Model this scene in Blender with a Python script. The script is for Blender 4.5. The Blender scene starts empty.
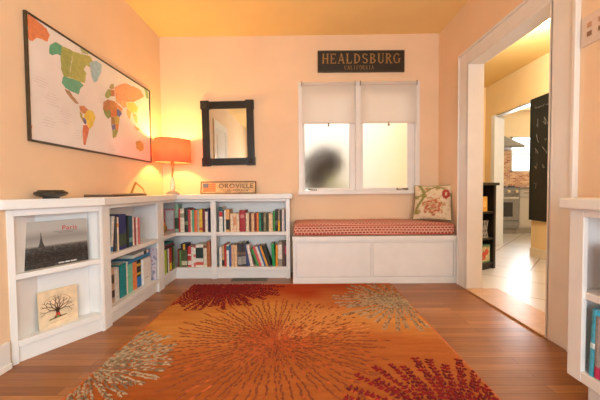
import bpy, bmesh, math, random
from mathutils import Matrix, Vector
random.seed(7)
SC = bpy.context.scene
COL = SC.collection
PI = math.pi

# ------------------------------------------------------------------ materials
def lin(c):
    r = []
    for v in c[:3]:
        v = v / 255.0
        r.append(v / 12.92 if v <= 0.04045 else ((v + 0.055) / 1.055) ** 2.4)
    return (r[0], r[1], r[2], 1.0)

_mats = {}
def new_mat(name):
    m = bpy.data.materials.new(name)
    m.use_nodes = True
    nt = m.node_tree
    b = nt.nodes['Principled BSDF']
    return m, nt, b

def mixcol(nt, a, b, fac, blend='MIX'):
    n = nt.nodes.new('ShaderNodeMix')
    n.data_type = 'RGBA'
    n.blend_type = blend
    for sock, val in ((n.inputs[0], fac), (n.inputs[6], a), (n.inputs[7], b)):
        if hasattr(val, 'links') or isinstance(val, bpy.types.NodeSocket):
            nt.links.new(val, sock)
        else:
            sock.default_value = val
    return n.outputs[2]

def coords(nt, scale=(1, 1, 1), rot=(0, 0, 0), loc=(0, 0, 0), kind='Object'):
    t = nt.nodes.new('ShaderNodeTexCoord')
    m = nt.nodes.new('ShaderNodeMapping')
    m.inputs['Scale'].default_value = scale
    m.inputs['Rotation'].default_value = rot
    m.inputs['Location'].default_value = loc
    nt.links.new(t.outputs[kind], m.inputs['Vector'])
    return m.outputs[0]

def noise(nt, vec, scale, detail=3, rough=0.5):
    n = nt.nodes.new('ShaderNodeTexNoise')
    n.inputs['Scale'].default_value = scale
    n.inputs['Detail'].default_value = detail
    n.inputs['Roughness'].default_value = rough
    nt.links.new(vec, n.inputs['Vector'])
    return n.outputs[0]

def ramp(nt, fac, stops):
    n = nt.nodes.new('ShaderNodeValToRGB')
    e = n.color_ramp.elements
    while len(e) < len(stops):
        e.new(0.5)
    for i, (p, c) in enumerate(stops):
        e[i].position = p
        e[i].color = lin(c)
    nt.links.new(fac, n.inputs[0])
    return n.outputs[0]

def bump(nt, b, height, strength, dist=0.002):
    n = nt.nodes.new('ShaderNodeBump')
    n.inputs['Strength'].default_value = strength
    n.inputs['Distance'].default_value = dist
    nt.links.new(height, n.inputs['Height'])
    nt.links.new(n.outputs[0], b.inputs['Normal'])

def pm(rgb, rough=0.5, var=0.06, scale=40.0, bmp=0.0, metal=0.0, spec=0.5):
    """plain procedural paint / cloth / paper: base colour with a little mottling"""
    key = (tuple(rgb), rough, var, scale, bmp, metal, spec)
    if key in _mats:
        return _mats[key]
    m, nt, b = new_mat('paint_%02x%02x%02x' % tuple(int(v) for v in rgb))
    v = noise(nt, coords(nt), scale)
    c0 = tuple(max(0, x * (1 - var)) for x in rgb)
    c1 = tuple(min(255, x * (1 + var)) for x in rgb)
    nt.links.new(ramp(nt, v, [(0.3, c0), (0.7, c1)]), b.inputs['Base Color'])
    b.inputs['Roughness'].default_value = rough
    b.inputs['Metallic'].default_value = metal
    b.inputs['Specular IOR Level'].default_value = spec
    if bmp:
        bump(nt, b, v, bmp)
    _mats[key] = m
    return m

def emit(rgb, strength):
    m, nt, b = new_mat('glowing_bulb')
    b.inputs['Base Color'].default_value = lin(rgb)
    b.inputs['Emission Color'].default_value = lin(rgb)
    b.inputs['Emission Strength'].default_value = strength
    return m

def wall_paint(name, rgb, rough=0.6):
    m, nt, b = new_mat(name)
    co = coords(nt)
    v = noise(nt, co, 3.0, 4)
    c0 = tuple(x * 0.985 for x in rgb)
    c1 = tuple(min(255, x * 1.012) for x in rgb)
    nt.links.new(ramp(nt, v, [(0.3, c0), (0.7, c1)]), b.inputs['Base Color'])
    b.inputs['Roughness'].default_value = rough
    b.inputs['Specular IOR Level'].default_value = 0.25
    bump(nt, b, noise(nt, co, 180.0, 3), 0.12, 0.001)
    return m

M_WALL = wall_paint('peach_wall_paint', (240, 206, 172))
M_CEIL = wall_paint('warm_ceiling_paint', (254, 216, 150))
M_HALL = wall_paint('yellow_hall_paint', (246, 210, 152))
M_HALLCEIL = wall_paint('yellow_hall_ceiling', (240, 202, 132))
M_KITCH = wall_paint('pale_kitchen_paint', (248, 226, 190))
M_WHITE = pm((233, 230, 228), 0.35, 0.012, 8.0)
M_TRIM = pm((234, 228, 224), 0.35, 0.012, 8.0)
M_STONE = pm((190, 146, 106), 0.35, 0.05, 14.0)

def wood_floor():
    m, nt, b = new_mat('oak_strip_floor')
    co = coords(nt)
    br = nt.nodes.new('ShaderNodeTexBrick')
    nt.links.new(co, br.inputs['Vector'])
    br.offset = 0.37
    br.inputs['Scale'].default_value = 1.0
    br.inputs['Brick Width'].default_value = 1.1
    br.inputs['Row Height'].default_value = 0.058
    br.inputs['Mortar Size'].default_value = 0.0011
    br.inputs['Mortar Smooth'].default_value = 0.3
    br.inputs['Color1'].default_value = lin((186, 122, 62))
    br.inputs['Color2'].default_value = lin((148, 90, 42))
    br.inputs['Mortar'].default_value = lin((76, 40, 20))
    g = noise(nt, coords(nt, (1.2, 26, 1)), 3.0, 6, 0.6)
    gr = ramp(nt, g, [(0.25, (188, 176, 168)), (0.75, (255, 255, 255))])
    c = mixcol(nt, br.outputs['Color'], gr, 0.8, 'MULTIPLY')
    nt.links.new(c, b.inputs['Base Color'])
    b.inputs['Roughness'].default_value = 0.3; b.inputs['Specular IOR Level'].default_value = 0.35
    bump(nt, b, br.outputs['Fac'], -0.25, 0.001)
    return m

def tile_floor():
    m, nt, b = new_mat('diagonal_floor_tile')
    co = coords(nt, (1, 1, 1), (0, 0, math.radians(-46.5)), (0.0, 0.0, 0))
    br = nt.nodes.new('ShaderNodeTexBrick')
    nt.links.new(co, br.inputs['Vector'])
    br.offset = 0.0
    br.inputs['Scale'].default_value = 1.0
    br.inputs['Brick Width'].default_value = 0.52
    br.inputs['Row Height'].default_value = 0.52
    br.inputs['Mortar Size'].default_value = 0.006
    br.inputs['Color1'].default_value = lin((206, 198, 194))
    br.inputs['Color2'].default_value = lin((198, 189, 184))
    br.inputs['Mortar'].default_value = lin((120, 76, 50))
    nt.links.new(br.outputs['Color'], b.inputs['Base Color'])
    b.inputs['Roughness'].default_value = 0.3
    return m

def mosaic():
    m, nt, b = new_mat('mosaic_backsplash')
    v = nt.nodes.new('ShaderNodeTexBrick')
    nt.links.new(coords(nt, (1, 1, 1), (PI / 2, 0, 0)), v.inputs['Vector'])
    v.inputs['Scale'].default_value = 1.0
    v.inputs['Brick Width'].default_value = 0.09
    v.inputs['Row Height'].default_value = 0.035
    v.inputs['Mortar Size'].default_value = 0.003
    v.inputs['Color1'].default_value = lin((168, 92, 58))
    v.inputs['Color2'].default_value = lin((226, 188, 150))
    v.inputs['Mortar'].default_value = lin((225, 205, 180))
    nt.links.new(v.outputs['Color'], b.inputs['Base Color'])
    b.inputs['Roughness'].default_value = 0.3
    return m

M_FLOOR, M_TILE, M_MOSAIC = wood_floor(), tile_floor(), mosaic()
M_STEEL = pm((136, 132, 130), 0.35, 0.05, 20.0, 0, 0.3)
M_CHROME = pm((150, 140, 125), 0.25, 0.05, 20.0, 0, 0.9)
M_BRONZE = pm((176, 118, 62), 0.35, 0.08, 30.0, 0, 0.7)
M_DARKWOOD = pm((34, 26, 20), 0.4, 0.12, 30.0)
M_PAGES = pm((232, 220, 196), 0.8, 0.05, 120.0)

# ------------------------------------------------------------------ mesh builder
class MB:
    def __init__(self):
        self.v, self.f, self.m = [], [], []
    def add(self, verts, faces, mat=0, xf=None):
        o = len(self.v)
        for p in verts:
            p = Vector(p)
            self.v.append(tuple(xf @ p) if xf else tuple(p))
        for f in faces:
            self.f.append([o + i for i in f])
            self.m.append(mat)
        return self
    def box(self, x0, x1, y0, y1, z0, z1, mat=0, xf=None):
        vs = [(x0, y0, z0), (x1, y0, z0), (x1, y1, z0), (x0, y1, z0), (x0, y0, z1), (x1, y0, z1), (x1, y1, z1), (x0, y1, z1)]
        fs = [(0, 3, 2, 1), (4, 5, 6, 7), (0, 1, 5, 4), (1, 2, 6, 5), (2, 3, 7, 6), (3, 0, 4, 7)]
        return self.add(vs, fs, mat, xf)
    def prism(self, poly, z0, z1, mat=0, xf=None):
        """polygon in xy (counter-clockwise) extruded in z"""
        n = len(poly)
        vs = [(x, y, z0) for x, y in poly] + [(x, y, z1) for x, y in poly]
        fs = [tuple(reversed(range(n))), tuple(range(n, 2 * n))]
        fs += [(i, (i + 1) % n, n + (i + 1) % n, n + i) for i in range(n)]
        return self.add(vs, fs, mat, xf)
    def lathe(self, prof, seg=32, mat=0, xf=None, closed=True):
        """profile of (radius, z) spun about z"""
        n = len(prof)
        vs = []
        for k in range(seg):
            a = 2 * PI * k / seg
            vs += [(r * math.cos(a), r * math.sin(a), z) for r, z in prof]
        fs = []
        for k in range(seg):
            k2 = (k + 1) % seg
            for i in range(n - 1):
                fs.append((k * n + i, k2 * n + i, k2 * n + i + 1, k * n + i + 1))
        if closed:
            if prof[0][0] > 1e-5:
                fs.append(tuple(k * n for k in reversed(range(seg))))
            if prof[-1][0] > 1e-5:
                fs.append(tuple(k * n + n - 1 for k in range(seg)))
        return self.add(vs, fs, mat, xf)
    def tube(self, pts, r, seg=10, mat=0, xf=None):
        pts = [Vector(p) for p in pts]
        rs = r if isinstance(r, (list, tuple)) else [r] * len(pts)
        vs, fs = [], []
        for i, p in enumerate(pts):
            d = (pts[min(i + 1, len(pts) - 1)] - pts[max(i - 1, 0)]).normalized()
            a = d.orthogonal().normalized() if abs(d.z) > 0.9 else d.cross(Vector((0, 0, 1))).normalized()
            if abs(d.z) > 0.9:
                a = Vector((1, 0, 0)); a = (a - d * a.dot(d)).normalized()
            b = d.cross(a)
            for k in range(seg):
                t = 2 * PI * k / seg
                vs.append(p + a * (rs[i] * math.cos(t)) + b * (rs[i] * math.sin(t)))
        for i in range(len(pts) - 1):
            for k in range(seg):
                k2 = (k + 1) % seg
                fs.append((i * seg + k, i * seg + k2, (i + 1) * seg + k2, (i + 1) * seg + k))
        fs.append(tuple(reversed(range(seg))))
        fs.append(tuple((len(pts) - 1) * seg + k for k in range(seg)))
        return self.add(vs, fs, mat, xf)
    def build(self, name, mats, parent=None, bevel=0.0, smooth=False, segs=2, loc=None):
        me = bpy.data.meshes.new(name)
        me.from_pydata(self.v, [], self.f)
        if not isinstance(mats, (list, tuple)):
            mats = [mats]
        for m in mats:
            me.materials.append(m)
        for i, p in enumerate(me.polygons):
            p.material_index = self.m[i]
            p.use_smooth = smooth
        bm = bmesh.new(); bm.from_mesh(me)
        bmesh.ops.recalc_face_normals(bm, faces=bm.faces)
        bm.to_mesh(me); bm.free()
        o = bpy.data.objects.new(name, me)
        COL.objects.link(o)
        if parent:
            o.parent = parent
        if loc:
            o.location = loc
        if bevel:
            b = o.modifiers.new('edge', 'BEVEL')
            b.width = bevel; b.segments = segs; b.limit_method = 'ANGLE'; b.angle_limit = math.radians(40)
        if smooth:
            me.shade_smooth()
            try:
                me.set_sharp_from_angle(angle=math.radians(42))
            except Exception:
                pass
        return o

def tag(o, label=None, cat=None, group=None, kind=None):
    if label: o['label'] = label
    if cat: o['category'] = cat
    if group: o['group'] = group
    if kind: o['kind'] = kind
    return o

def thing(name, label, cat, loc=(0, 0, 0), rot=(0, 0, 0), group=None):
    o = bpy.data.objects.new(name, None)
    o.empty_display_size = 0.05
    COL.objects.link(o)
    o.location = loc
    o.rotation_euler = rot if isinstance(rot, (tuple, list)) else (0, 0, rot)
    return tag(o, label, cat, group)

def struct(name, mb, mats, label, cat, parent=None, bevel=0.0):
    o = mb.build(name, mats, parent, bevel)
    if not parent:
        tag(o, label, cat, None, 'structure')
    return o

def text_mesh(name, body, mat, parent, w, h, xf, depth=0.001, space=1.0):
    """lettering fitted to w x h, centred, lying in the local xy plane of xf"""
    cu = bpy.data.curves.new(name, 'FONT')
    cu.body = body; cu.align_x = 'CENTER'; cu.extrude = 0.02; cu.resolution_u = 3; cu.space_character = space
    t = bpy.data.objects.new(name, cu); COL.objects.link(t)
    dg = bpy.context.evaluated_depsgraph_get(); dg.update()
    me = bpy.data.meshes.new_from_object(t.evaluated_get(dg))
    bpy.data.objects.remove(t)
    xs = [v.co.x for v in me.vertices]; ys = [v.co.y for v in me.vertices]
    sx = w / (max(xs) - min(xs)); sy = h / (max(ys) - min(ys))
    cx, cy = (max(xs) + min(xs)) / 2, (max(ys) + min(ys)) / 2
    for v in me.vertices:
        v.co = xf @ Vector(((v.co.x - cx) * sx, (v.co.y - cy) * sy, v.co.z / 0.02 * depth))
    me.materials.clear(); me.materials.append(mat)
    o = bpy.data.objects.new(name, me); COL.objects.link(o)
    o.parent = parent
    return o

def serif_text(name, body, mat, parent, w, h, xf, depth=.001, gap=.12):
    """roman lettering drawn from thick and thin strokes, fitted to w x h"""
    K, N_ = .19, .085
    V = lambda x, z0=0., z1=1., t=K, s=(1, 1): ('V', x, z0, z1, t, s)
    Hh = lambda a, b, z: ('H', a, b, z)
    Dg = lambda x0, z0, x1, z1, t: ('D', x0, z0, x1, z1, t)
    Ar = lambda cx, cz, rx, rz, a0, a1: ('A', cx, cz, rx, rz, a0, a1)
    F = {'H': [V(.2), V(.8), Hh(.2, .8, .5)], 'E': [V(.22), Hh(.22, .82, .95), Hh(.22, .66, .5), Hh(.22, .86, .05), V(.8, .78, .97, N_, (0, 0)), V(.84, .03, .25, N_, (0, 0))],
         'A': [Dg(.12, 0, .5, 1, N_), Dg(.5, 1, .86, 0, K), Hh(.28, .74, .34), ('S', .12, 0), ('S', .86, 0)], 'L': [V(.25), Hh(.25, .85, .05), V(.83, .03, .28, N_, (0, 0))],
         'D': [V(.22), Ar(.25, .5, .58, .45, 90, -90)], 'S': [Ar(.5, .73, .28, .22, 20, 262), Ar(.5, .27, .31, .22, 98, -160)],
         'B': [V(.22), Ar(.3, .74, .4, .21, 90, -90), Ar(.3, .27, .48, .22, 90, -90), Hh(.2, .34, .95), Hh(.2, .34, .05), Hh(.2, .34, .5)],
         'U': [V(.22, .3, 1, K, (0, 1)), V(.8, .3, 1, N_, (0, 1)), Ar(.51, .33, .29, .28, 180, 360)],
         'R': [V(.22), Ar(.3, .74, .42, .21, 90, -90), Hh(.2, .34, .95), Hh(.2, .34, .53), Dg(.45, .52, .86, 0, K), ('S', .86, 0)],
         'G': [Ar(.52, .5, .4, .45, 40, 320), V(.84, .08, .44, K, (0, 1))], 'C': [Ar(.54, .5, .42, .45, 42, 318)], 'I': [V(.5)],
         'F': [V(.25), Hh(.25, .85, .95), Hh(.25, .68, .5), V(.83, .76, .97, N_, (0, 0))], 'O': [Ar(.5, .5, .4, .45, 0, 360)], 'N': [V(.2, 0, 1, N_), V(.8, 0, 1, N_), Dg(.2, 1, .8, 0, K)]}
    mb = MB(); cw = w / (len(body) + gap * (len(body) - 1))
    def quad(o, p):
        pts = [(o + x * cw, (z - .5) * h) for x, z in p]
        mb.add([xf @ Vector((x, z, 0)) for x, z in pts] + [xf @ Vector((x, z, depth)) for x, z in pts], [(3, 2, 1, 0), (4, 5, 6, 7), (0, 1, 5, 4), (1, 2, 6, 5), (2, 3, 7, 6), (3, 0, 4, 7)])
    for i, ch in enumerate(body):
        o = -w / 2 + i * cw * (1 + gap)
        def serif(x, z):
            quad(o, [(x - .17, z - (.0 if z < .5 else .055)), (x + .17, z - (.0 if z < .5 else .055)), (x + .17, z + (.055 if z < .5 else 0)), (x - .17, z + (.055 if z < .5 else 0))])
        for st in F[ch]:
            if st[0] == 'V':
                _, x, z0, z1, t, s_ = st
                quad(o, [(x - t / 2, z0), (x + t / 2, z0), (x + t / 2, z1), (x - t / 2, z1)])
                if s_[0]: serif(x, z0)
                if s_[1]: serif(x, z1)
            elif st[0] == 'S':
                serif(st[1], st[2])
            elif st[0] == 'H':
                quad(o, [(st[1], st[3] - .045), (st[2], st[3] - .045), (st[2], st[3] + .045), (st[1], st[3] + .045)])
            elif st[0] == 'D':
                _, x0, z0, x1, z1, t = st
                quad(o, [(x0 - t / 2, z0), (x0 + t / 2, z0), (x1 + t / 2, z1), (x1 - t / 2, z1)])
            else:
                _, cx, cz, rx, rz, a0, a1 = st
                n = max(6, int(abs(a1 - a0) / 15)); pr = []
                for k in range(n + 1):
                    a = math.radians(a0 + (a1 - a0) * k / n)
                    tx = (N_ + (K - N_) * abs(math.cos(a)) ** 1.5) / 2
                    pr.append(((cx + (rx + tx) * math.cos(a), cz + (rz + .045) * math.sin(a)), (cx + (rx - tx) * math.cos(a), cz + (rz - .045) * math.sin(a))))
                for k in range(n):
                    quad(o, [pr[k][0], pr[k + 1][0], pr[k + 1][1], pr[k][1]])
    return mb.build(name, mat, parent)

def T(x, y, z): return Matrix.Translation((x, y, z))
def RX(a): return Matrix.Rotation(a, 4, 'X')
def RY(a): return Matrix.Rotation(a, 4, 'Y')
def RZ(a): return Matrix.Rotation(a, 4, 'Z')
FRONT = RX(PI / 2)            # xy plane stood up to face -Y

CU = [
    (-1.2661, 0.015, 0.238, (190, 40, 45), 'thin red book', {}),
    (-1.2507, 0.0409, 0.241, (225, 215, 195), 'cream white book', {'lab': [(0.62, 0.8, (150, 150, 130))]}),
    (-1.2085, 0.0369, 0.247, (40, 50, 40), 'dark green-black book', {'lab': [(0.3, 0.45, (120, 130, 100))]}),
    (-1.1704, 0.0249, 0.237, (185, 70, 75), 'dusty red book', {}),
    (-1.1447, 0.014, 0.226, (225, 205, 175), 'thin cream book', {}),
    (-1.1283, 0.02, 0.226, (80, 165, 135), 'thin teal green book', {}),
    (-1.1077, 0.0299, 0.226, (225, 110, 60), 'orange book', {}),
    (-1.0769, 0.0199, 0.226, (175, 170, 160), 'warm grey book', {}),
    (-1.0563, 0.0319, 0.236, (220, 180, 55), 'yellow book', {'lab': [(0.08, 0.2, (200, 90, 50))]}),
    (-1.0234, 0.0259, 0.231, (110, 35, 45), 'dark maroon book', {}),
    (-0.9946, 0.0259, 0.242, (230, 222, 210), 'white book with dark head', {'lab': [(0.86, 0.99, (50, 50, 60))]}),
    (-0.9679, 0.015, 0.24, (45, 50, 80), 'thin navy book', {}),
]
CL = [
    (-1.2867, 0.017, 0.181, (120, 40, 45), 'thin short wine red book', {}),
    (-1.2682, 0.019, 0.17, (95, 140, 75), 'thin short leaf green book', {}),
    (-1.2476, 0.0569, 0.175, (75, 85, 50), 'olive green book with cream spine label', {'lab': [(0.1, 0.35, (200, 190, 160))]}),
    (-1.1828, 0.0349, 0.211, (195, 55, 60), 'red and white book', {'lab': [(0.1, 0.3, (230, 215, 205)), (0.55, 0.62, (230, 215, 205))]}),
    (-1.1468, 0.0239, 0.205, (228, 218, 205), 'plain white book', {}),
    (-1.1221, 0.0219, 0.216, (215, 120, 115), 'pale red and white striped book', {'lab': [(0.2, 0.45, (235, 225, 215)), (0.6, 0.9, (235, 225, 215))]}),
    (-1.0995, 0.0758, 0.231, (232, 222, 210), 'wide white book with black title block', {'lab': [(0.38, 0.86, (35, 50, 45)), (0.08, 0.22, (205, 90, 75))]}),
    (-1.0213, 0.0339, 0.225, (222, 208, 185), 'cream book with brown head', {'lab': [(0.86, 0.98, (120, 70, 50))]}),
    (-0.9843, 0.0359, 0.261, (175, 100, 55), 'tall brown book', {}),
]
BU = [
    (-0.8528, 0.0359, 0.26, (228, 222, 214), 'white book with teal and red head', {'lab': [(0.8, 0.99, (50, 90, 95)), (0.6, 0.79, (175, 45, 50))]}),
    (-0.8158, 0.012, 0.224, (35, 85, 95), 'thin dark teal book', {}),
    (-0.8025, 0.0189, 0.224, (232, 222, 210), 'thin white book', {}),
    (-0.783, 0.0359, 0.23, (225, 165, 100), 'tan book with black lower half', {'lab': [(0.1, 0.55, (45, 40, 38))]}),
    (-0.7388, 0.0299, 0.187, (232, 205, 175), 'cream book left of two like it', {}),
    (-0.707, 0.0299, 0.19, (235, 195, 165), 'peach cream book with red mark', {'lab': [(0.35, 0.8, (222, 150, 115))]}),
    (-0.6752, 0.0259, 0.186, (230, 205, 172), 'cream book before the maroon', {}),
    (-0.6454, 0.0597, 0.219, (160, 40, 48), 'thick maroon book with round crest', {'disc': (0.72, (205, 130, 125))}),
    (-0.5798, 0.0318, 0.191, (226, 205, 175), 'cream book after the maroon', {}),
    (-0.5449, 0.0199, 0.191, (95, 55, 40), 'dark brown book', {}),
    (-0.5233, 0.0298, 0.187, (222, 180, 135), 'tan book', {}),
    (-0.4905, 0.0169, 0.19, (120, 45, 50), 'thin wine red book', {}),
    (-0.471, 0.0219, 0.188, (228, 130, 65), 'orange book', {}),
    (-0.4464, 0.0219, 0.19, (45, 140, 115), 'teal green book', {}),
    (-0.4218, 0.0239, 0.19, (35, 40, 35), 'black-green book', {}),
    (-0.3972, 0.0239, 0.187, (130, 125, 95), 'grey olive book', {'lab': [(0.5, 0.8, (160, 150, 120))]}),
    (-0.3706, 0.0219, 0.189, (70, 65, 45), 'dark olive book', {}),
    (-0.346, 0.0398, 0.184, (230, 195, 155), 'thick peach cream book', {}),
    (-0.3009, 0.0199, 0.204, (60, 140, 70), 'bright green book', {}),
    (-0.2794, 0.0258, 0.221, (40, 38, 38), 'tall black book', {'lab': [(0.3, 0.5, (110, 105, 95))]}),
    (-0.2507, 0.0189, 0.214, (150, 140, 125), 'grey book with yellow foot', {'lab': [(0.04, 0.5, (235, 180, 45))]}),
    (-0.2302, 0.0179, 0.219, (60, 62, 62), 'charcoal book', {}),
    (-0.2108, 0.0258, 0.229, (215, 200, 195), 'tall pale pink-grey book', {}),
    (-0.1831, 0.0268, 0.223, (45, 80, 115), 'navy blue book', {'lab': [(0.75, 0.95, (60, 60, 60))]}),
]
BL = [
    (-0.8569, 0.0249, 0.203, (232, 226, 214), 'short cream book', {}),
    (-0.8302, 0.0229, 0.213, (205, 160, 115), 'tan book with black foot', {'lab': [(0.04, 0.32, (45, 40, 40))]}),
    (-0.8056, 0.0209, 0.232, (185, 50, 50), 'red book', {}),
    (-0.783, 0.0249, 0.223, (225, 225, 220), 'white book with teal head', {'lab': [(0.75, 0.95, (60, 120, 130))]}),
    (-0.7563, 0.0209, 0.213, (60, 85, 150), 'blue book', {}),
    (-0.7337, 0.0279, 0.223, (215, 170, 130), 'tan book', {}),
    (-0.7039, 0.0289, 0.219, (222, 185, 145), 'cream tan book', {}),
    (-0.6701, 0.0418, 0.238, (62, 60, 66), 'thick charcoal book with silver bars', {'lab': [(0.08, 0.42, (165, 160, 155)), (0.5, 0.62, (120, 90, 75))]}),
    (-0.6259, 0.0428, 0.243, (55, 54, 60), 'thick charcoal book with silver bars', {'lab': [(0.1, 0.45, (150, 145, 140)), (0.5, 0.62, (125, 95, 80))]}),
    (-0.5757, 0.0299, 0.226, (50, 70, 120), 'navy book leaning left', {'tilt': -7}),
    (-0.5387, 0.0298, 0.227, (232, 215, 205), 'white book leaning left', {'tilt': -11}),
    (-0.4731, 0.0229, 0.185, (65, 150, 75), 'green leaning book', {'tilt': -19}),
    (-0.4475, 0.0259, 0.208, (220, 95, 95), 'coral red leaning book', {'tilt': -19}),
    (-0.4188, 0.0199, 0.21, (232, 226, 215), 'white leaning book', {'tilt': -19}),
    (-0.3962, 0.0189, 0.215, (60, 105, 165), 'blue leaning book', {'tilt': -19}),
    (-0.3747, 0.0189, 0.217, (235, 160, 50), 'orange leaning book', {'tilt': -19}),
    (-0.3521, 0.0298, 0.218, (40, 42, 40), 'black leaning book', {'tilt': -19}),
    (-0.3122, 0.0288, 0.232, (25, 150, 80), 'bright green book', {'tilt': -3}),
    (-0.2784, 0.0209, 0.219, (235, 155, 50), 'orange book', {}),
    (-0.2538, 0.0417, 0.248, (150, 140, 130), 'grey book with white label', {'lab': [(0.3, 0.9, (225, 215, 205))]}),
    (-0.2087, 0.0248, 0.248, (100, 75, 62), 'brown book', {}),
    (-0.1821, 0.0258, 0.244, (90, 60, 80), 'dark purple book with pink label', {'lab': [(0.5, 0.85, (205, 80, 120))]}),
]
LU = [
    (2.062, 0.0251, 0.257, (165, 165, 165), 'thin grey book with orange foot', {'lab': [(0.03, 0.4, (225, 150, 80))]}),
    (2.0922, 0.0323, 0.251, (222, 222, 220), 'white book leaning right', {'tilt': 7, 'lab': [(0.03, 0.16, (70, 130, 180))]}),
    (2.1461, 0.0249, 0.247, (70, 72, 82), 'slate grey leaning book', {'tilt': 4}),
    (2.1788, 0.0186, 0.24, (232, 215, 185), 'thin cream book with orange patch', {'lab': [(0.7, 0.82, (230, 150, 60))]}),
    (2.1991, 0.0942, 0.255, (40, 48, 110), 'wide navy and green book', {'lab': [(0.1, 0.45, (62, 78, 62))]}),
    (2.2989, 0.0285, 0.241, (25, 40, 42), 'black-green book', {}),
    (2.3297, 0.0497, 0.233, (15, 85, 105), 'dark teal book', {'lab': [(0.15, 0.3, (120, 160, 160))]}),
    (2.3837, 0.0208, 0.222, (228, 205, 195), 'thin pale pink book', {}),
    (2.4067, 0.0198, 0.22, (150, 65, 70), 'maroon book', {}),
    (2.4285, 0.0274, 0.218, (232, 222, 214), 'white book', {}),
    (2.4583, 0.0251, 0.211, (215, 110, 115), 'thin rose pink book', {}),
]
LL = [
    (2.1043, 0.0214, 0.252, (125, 55, 50), 'thin short dark red book', {}),
    (2.1275, 0.0397, 0.247, (190, 160, 135), 'short brown patterned book', {'lab': [(0.15, 0.35, (70, 55, 50)), (0.55, 0.8, (90, 75, 60))]}),
    (2.1695, 0.0565, 0.234, (212, 208, 206), 'short pale grey book', {}),
    (2.2315, 0.0839, 0.243, (15, 135, 140), 'tall thick teal book', {}),
    (2.3193, 0.0168, 0.232, (225, 215, 195), 'thin cream book', {}),
    (2.338, 0.063, 0.222, (120, 195, 165), 'mint green book', {}),
    (2.4044, 0.0608, 0.219, (228, 130, 75), 'orange book', {}),
    (2.4686, 0.0642, 0.216, (45, 42, 40), 'black book with blue foot', {'lab': [(0.03, 0.4, (30, 120, 190)), (0.48, 0.56, (220, 180, 50)), (0.8, 0.9, (220, 180, 50))]}),
]
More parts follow.
